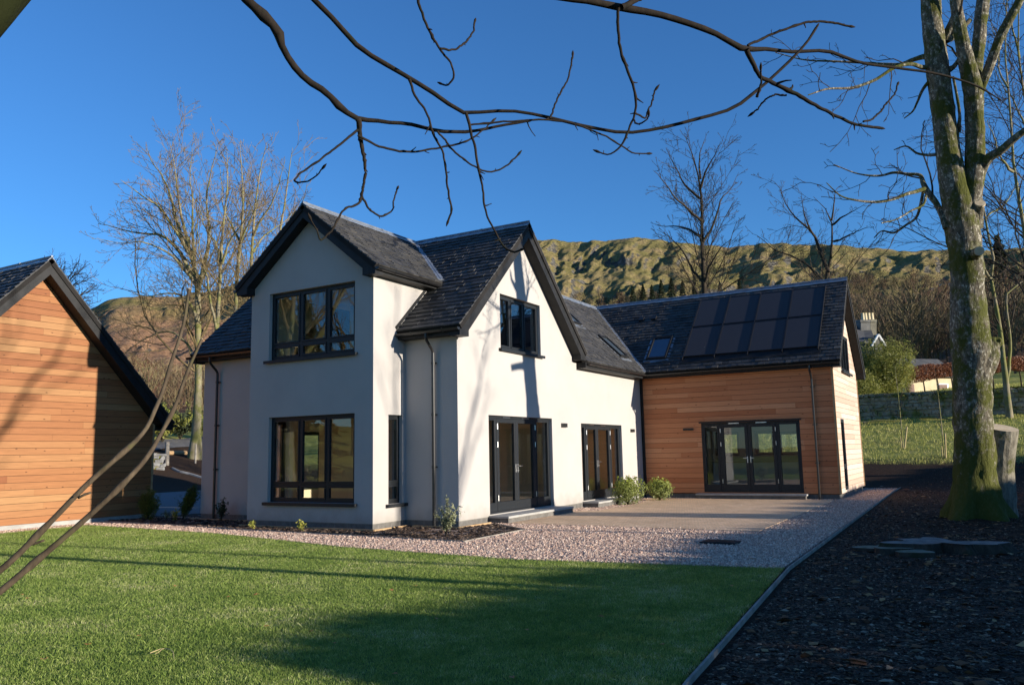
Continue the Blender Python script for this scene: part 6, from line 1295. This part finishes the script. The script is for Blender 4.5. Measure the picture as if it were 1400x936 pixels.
# ------------------------------------------------------------------ woods on the slopes
def woodland():
    g = np.random.default_rng(77); n = 26000; r = 84*np.exp(g.random(n)*math.log(640/84.)); az = np.radians(g.uniform(-16, 66, n)); X = CAM[0]+r*np.cos(az); Y = CAM[1]+r*np.sin(az); Z = land(X, Y); px, py = pr(np.stack([X, Y, Z], -1))
    nz = fbm(X/38, Y/38, 3, 13); p = np.zeros(n)
    right = (px > 1120); p[right] = np.where((py[right] > 362+30*(nz[right]-.3)), .46, 0)*(nz[right] > .30)
    mid = (px > 640) & (px <= 1120); lim = 408-(px[mid]-740)*.03; p[mid] = np.where(py[mid] > lim, .22, 0)*(nz[mid] > .38)
    left = (px > 60) & (px <= 420); p[left] = np.where(py[left] > 525, .3, np.where(py[left] > 495, .07, 0))
    p *= np.clip(r/260, .35, 1.6); k = g.random(n) < p; X, Y, Z, r, px, py = X[k], Y[k], Z[k], r[k], px[k], py[k]
    bad = (px > 1150) & (px < 1330) & (r < 100); X, Y, Z, r, px = X[~bad], Y[~bad], Z[~bad], r[~bad], px[~bad]
    if len(X) > 1500: X, Y, Z, r, px = X[:1500], Y[:1500], Z[:1500], r[:1500], px[:1500]
    N = len(X); H_ = g.uniform(6, 11.5, N)*np.where(px > 1120, 1.05, np.where(px < 420, .62, .75)); W = H_*g.uniform(.28, .42, N); m = 190
    T = g.random((N, m)); hf = .18+.8*T**.85; a = g.uniform(0, 6.283, (N, m)); prof = np.sqrt(np.clip(np.sin(np.clip((hf-.12)/.93, 0, 1)*np.pi), 0, 1)); rad = prof*np.sqrt(g.random((N, m)))*W[:, None]
    b = np.stack([X[:, None]+np.cos(a)*rad, Y[:, None]+np.sin(a)*rad, Z[:, None]+hf*H_[:, None]], -1)
    d = np.stack([np.cos(a)*.6, np.sin(a)*.6, np.full(a.shape, .8)], -1)+g.normal(0, .35, (N, m, 3)); ln = (.10+.10*g.random((N, m)))*H_[:, None]; s = d*ln[..., None]
    w = g.normal(size=(N, m, 3)); w -= (w*d).sum(-1, keepdims=True)*d/((d*d).sum(-1, keepdims=True)); w /= np.linalg.norm(w, axis=-1, keepdims=True); ww = (.018+.00020*r)[:, None, None]*w
    V = np.stack([b-ww, b+ww, b+s], 2).reshape(-1, 3)
    # stems and limbs
    q = 9; a2 = g.uniform(0, 6.283, (N, q)); h0 = g.uniform(.05, .5, (N, q)); h0[:, 0] = -.03; e = np.stack([X[:, None]+np.cos(a2)*W[:, None]*.6*np.where(np.arange(q) == 0, .1, 1), Y[:, None]+np.sin(a2)*W[:, None]*.6*np.where(np.arange(q) == 0, .1, 1), Z[:, None]+H_[:, None]*np.where(np.arange(q) == 0, .97, g.uniform(.6, .9, (N, q)))], -1)
    s0 = np.stack([np.repeat(X[:, None], q, 1), np.repeat(Y[:, None], q, 1), Z[:, None]+h0*H_[:, None]], -1); rb = np.stack([np.where(np.arange(q) == 0, .15, .07)*np.ones((N, q)), np.full((N, q), .02)], -1)
    tv, tf = tubes(np.stack([s0, e], 2).reshape(-1, 2, 3), rb.reshape(-1, 2), 3)
    tri = np.concatenate([tf[:, [0, 1, 2]], tf[:, [0, 2, 3]]], 0)+len(V)
    F_ = np.concatenate([np.arange(N*m*3).reshape(-1, 3), tri]); kind = np.clip(g.normal(.5, .28, N), 0, 1); tt = np.concatenate([np.clip(np.repeat(kind, m)+g.normal(0, .08, N*m), 0, 1), np.full(len(tri), .62)])
    mt = tint_mat('bare woodland', [(0, (.085, .036, .022)), (.3, (.095, .062, .038)), (.55, (.125, .092, .055)), (.8, (.15, .13, .05)), (1, (.22, .165, .10))], .9)
    tag(np_mesh('woodland', np.concatenate([V, tv]), F_, mt, tint=tt), kind='stuff', label='bare brown woodland covering the lower slopes of the hill'); return N
print('woodland trees', woodland())
def conifer(label, x, y, hpx, seed, t0=90, group='dark conifers on the lower slope'):
    p, t = ground_hit(x, y, t0, 500); conifer_at(label, p, hpx*t/FPX, seed, group)
def conifer_at(label, p, h, seed, group):
    g = np.random.default_rng(seed); root = thing('conifer', label, 'conifer', tuple(p), group); mb = MB(); mb.tube([p-[0, 0, .4], p+[0, 0, h*.95]], [h*.018+.05, .03], 6); mb.build('trunk', M['bark_dark'], root)
    n = 1500; f = g.random(n)**.75; hh = .08+.92*f; a = g.uniform(0, 6.283, n); w = h*.24*(1-hh)**.8*(.5+.6*g.random(n))*(1+.3*np.sin(hh*60)); C_ = np.stack([np.cos(a)*w, np.sin(a)*w, hh*h-w*.35], -1)+p
    N_ = np.stack([np.cos(a)*.5, np.sin(a)*.5, np.ones(n)], -1)+g.normal(0, .35, (n, 3)); v, ff = leaves(C_, N_, h*.035, g, .4); np_mesh('crown', v, ff, M['lf_ever'], root, tint=np.repeat(g.random(n), 2)); reroot(root)
for i, (x, y, hp, lab) in enumerate(((866, 413, 22, 'leftmost dark conifer, standing alone above the valley of the roofs'), (880, 412, 24, 'second dark conifer from the left above the timber wing ridge'), (892, 411, 22, 'third dark conifer from the left above the timber wing ridge'), (905, 410, 28, 'broad dark conifer in the middle of the row above the ridge'), (919, 409, 30, 'tallest dark conifer of the row above the ridge'), (934, 408, 24, 'dark conifer just left of the tall bare tree trunk'), (950, 407, 22, 'small dark conifer touching the left side of the tall bare trunk'), (985, 402, 18, 'small conifer just right of the tall bare trunk'), (1012, 398, 16, 'lone small conifer above the left solar panels'))):
    conifer(lab, x, y+6, hp+6, 200+i)
conifer('tall feathery conifer between the thin trees at the right edge', 1373, 420, 100, 230, 70, 'conifers at the right')
# ------------------------------------------------------------------ beyond the right edge: what shades the garden
def screen():
    g = np.random.default_rng(301); root = thing('evergreen_screen', 'long dense evergreen screen south of the garden, outside the view', 'hedge', (20, -27, 0)); n = 60000
    X = g.uniform(-13, 62, n); top = 3.16+.17*np.clip((-1.5-X)/3, 0, 1)+.14*(fbm(X*1.3, X*0, 3, 8)-.5)*2+np.where(X > 16, .1, 0)-.6*np.clip((-7.4-X)/.6, 0, 1); Z = top*g.random(n)**.6; Y = -27+g.normal(0, .25, n); C_ = np.stack([X, Y, Z], -1)
    v, f = leaves(C_, g.normal(size=(n, 3)), .15, g, .6); np_mesh('foliage', v, f, M['lf_ever'], root, tint=np.repeat(g.random(n), 2)); mb = MB()
    for k in range(38): mb.tube([(-13+k*2, -27, -.2), (-13+k*2+.2, -27.1, 2.6)], [.09, .03], 6)
    mb.build('stems', M['bark_dark'], root); reroot(root)
screen()
LV_O = [dict(per_m=1.1, lo=.35, hi=1., lr=.35, ang=.6, rr=.5, K=6, up=.05, wig=.1, rmin=.02), dict(per_m=1.6, lo=.2, hi=1., lr=.45, ang=.6, rr=.5, K=5, up=.05, wig=.12, rmin=.012), dict(per_m=1.8, lo=.2, hi=1., lr=.5, ang=.6, rr=.6, K=4, up=.05, wig=.12, rmin=.008)]
for i, (x, y, h, r, br) in enumerate(((-3.75, -23., 15, .17, [((0, 5.0), (1.1, 7.6), (2.0, 10.5)), ((0, 6.6), (-1.6, 8.2), (-2.6, 10.5))]), (-2.2, -26., 14, .10, [((0, 6), (-.9, 8.5), (-1.2, 11))]), (3.4, -34., 13, .13, [((0, 6), (1.2, 9), (1.9, 12))]), (24., -33, 15, .2, [((0, 6), (2, 9), (3, 12))]))):
    L = [([(x, y, -.1), (x+.05, y, h*.3), (x-.1, y+.1, h*.6), (x+.1, y, h)], [r, r*.85, r*.6, .03])]+[([(x+a[0], y, a[1]) for a in b[:1]]+[(x+a[0], y+.4*k, a[1]) for k, a in enumerate(b[1:])], [r*.5, r*.4, .03]) for b in br]
    if i == 0:
        def cast(px_, r_): return ([[(lambda q: (q[0]+AZT*(8.9-y), y, q[2]+ELT*(8.9-y)))(CAM+ray(a_, b_)*((8.9-CAM[1])/ray(a_, b_)[1])) for a_, b_ in px_][k] for k in range(len(px_))], r_)
        AZT, ELT = math.tan(math.radians(4.2)), math.tan(math.radians(9.1))/math.cos(math.radians(4.2))
        q1 = cast([(-60, 660), (0, 594), (19, 572), (35, 530), (48, 511), (62, 496), (75, 481), (84, 465), (92, 445), (98, 420), (104, 380)], [.13, .12, .11, .10, .10, .10, .10, .085, .06, .04, .02]); q2 = cast([(-60, 500), (-20, 482), (0, 472), (12, 464), (19, 458), (15, 440), (10, 415), (8, 380)], [.09, .09, .09, .08, .07, .045, .04, .02])
        q1[0][0:0] = [(x, y, 4.6)]; q1[1][0:0] = [.14]; q2[0][0:0] = [(x, y, 6.0)]; q2[1][0:0] = [.10]; L += [q1, q2]
    tree('bare_tree', ('bare tree outside the view whose trunk shades the lawn', 'slim bare tree outside the view behind the first', 'bare tree outside the view near the gable', 'bare tree outside the view beyond the field')[i], 'tree', L, LV_O, 310+i, FT, 'bare trees south of the garden')
# trees behind the camera that the windows mirror
for i, (x, y, h) in enumerate(((-19, 22, 17), (-25, 27, 20), (-31, 22, 16), (-23, 36, 21), (-36, 32, 19), (-14, 30, 16), (-40, 14, 17))):
    L = [([(x, y, -.2), (x+.3, y, h*.35), (x-.3, y+.2, h*.7), (x, y, h)], [.4, .33, .2, .04]), ([(x, y, h*.3), (x+2, y+2, h*.6), (x+3, y+3, h*.85)], [.2, .13, .03]), ([(x, y, h*.35), (x-1, y-2.5, h*.6), (x-1.5, y-4, h*.85)], [.2, .13, .03])]
    tree('bare_tree', 'bare tree left of the outbuilding, outside the view, %s of its row' % ('first', 'second', 'third', 'fourth', 'fifth', 'sixth', 'last')[i], 'tree', L, LV_O, 320+i, FT, 'bare trees left of the outbuilding')
for i, (x, y, h) in enumerate(((-22, 24, 11), (-29, 33, 13), (-27, 20, 9))):
    q_ = np.array([x, y, 0.]); conifer_at('tall conifer left of the outbuilding, outside the view, %s of three' % ('nearest', 'farthest', 'shortest')[i], q_, h, 260+i, 'conifers left of the outbuilding')
# ------------------------------------------------------------------ light, sky, camera
EL, AZ = math.radians(9.1), math.radians(4.2)
sd = Vector((math.sin(AZ)*math.cos(EL), -math.cos(AZ)*math.cos(EL), math.sin(EL)))
sun = bpy.data.lights.new('sun', 'SUN'); sun.energy = 4.8; sun.angle = math.radians(.5); sun.color = (1., .90, .76)
so = bpy.data.objects.new('sun', sun); COL.objects.link(so); so.rotation_euler = sd.to_track_quat('Z', 'Y').to_euler()
W = bpy.data.worlds.new('World'); S.world = W; W.use_nodes = True; nt = W.node_tree; bg = nt.nodes['Background']
sky = nt.nodes.new('ShaderNodeTexSky'); sky.sky_type = 'NISHITA'; sky.sun_disc = False; sky.sun_elevation = EL; sky.sun_rotation = math.radians(180)-AZ
sky.altitude = 100; sky.air_density = 1.; sky.dust_density = .0; sky.ozone_density = 6.2
nt.links.new(sky.outputs[0], bg.inputs[0]); bg.inputs[1].default_value = .13
cam = bpy.data.cameras.new('camera'); cam.sensor_fit = 'HORIZONTAL'; cam.sensor_width = 36; cam.lens = FPX/1400*36; cam.clip_end = 6000; cam.clip_start = .05
co = bpy.data.objects.new('camera', cam); COL.objects.link(co)
mw = Matrix(((CR[0], CU[0], -CF[0], CAM[0]), (CR[1], CU[1], -CF[1], CAM[1]), (CR[2], CU[2], -CF[2], CAM[2]), (0, 0, 0, 1))); co.matrix_world = mw; S.camera = co
S.view_settings.view_transform = 'Standard'; S.view_settings.look = 'None'; S.view_settings.exposure = .88; S.view_settings.gamma = 1
S.cycles.max_bounces = 8; S.cycles.transparent_max_bounces = 24; S.cycles.use_denoising = True
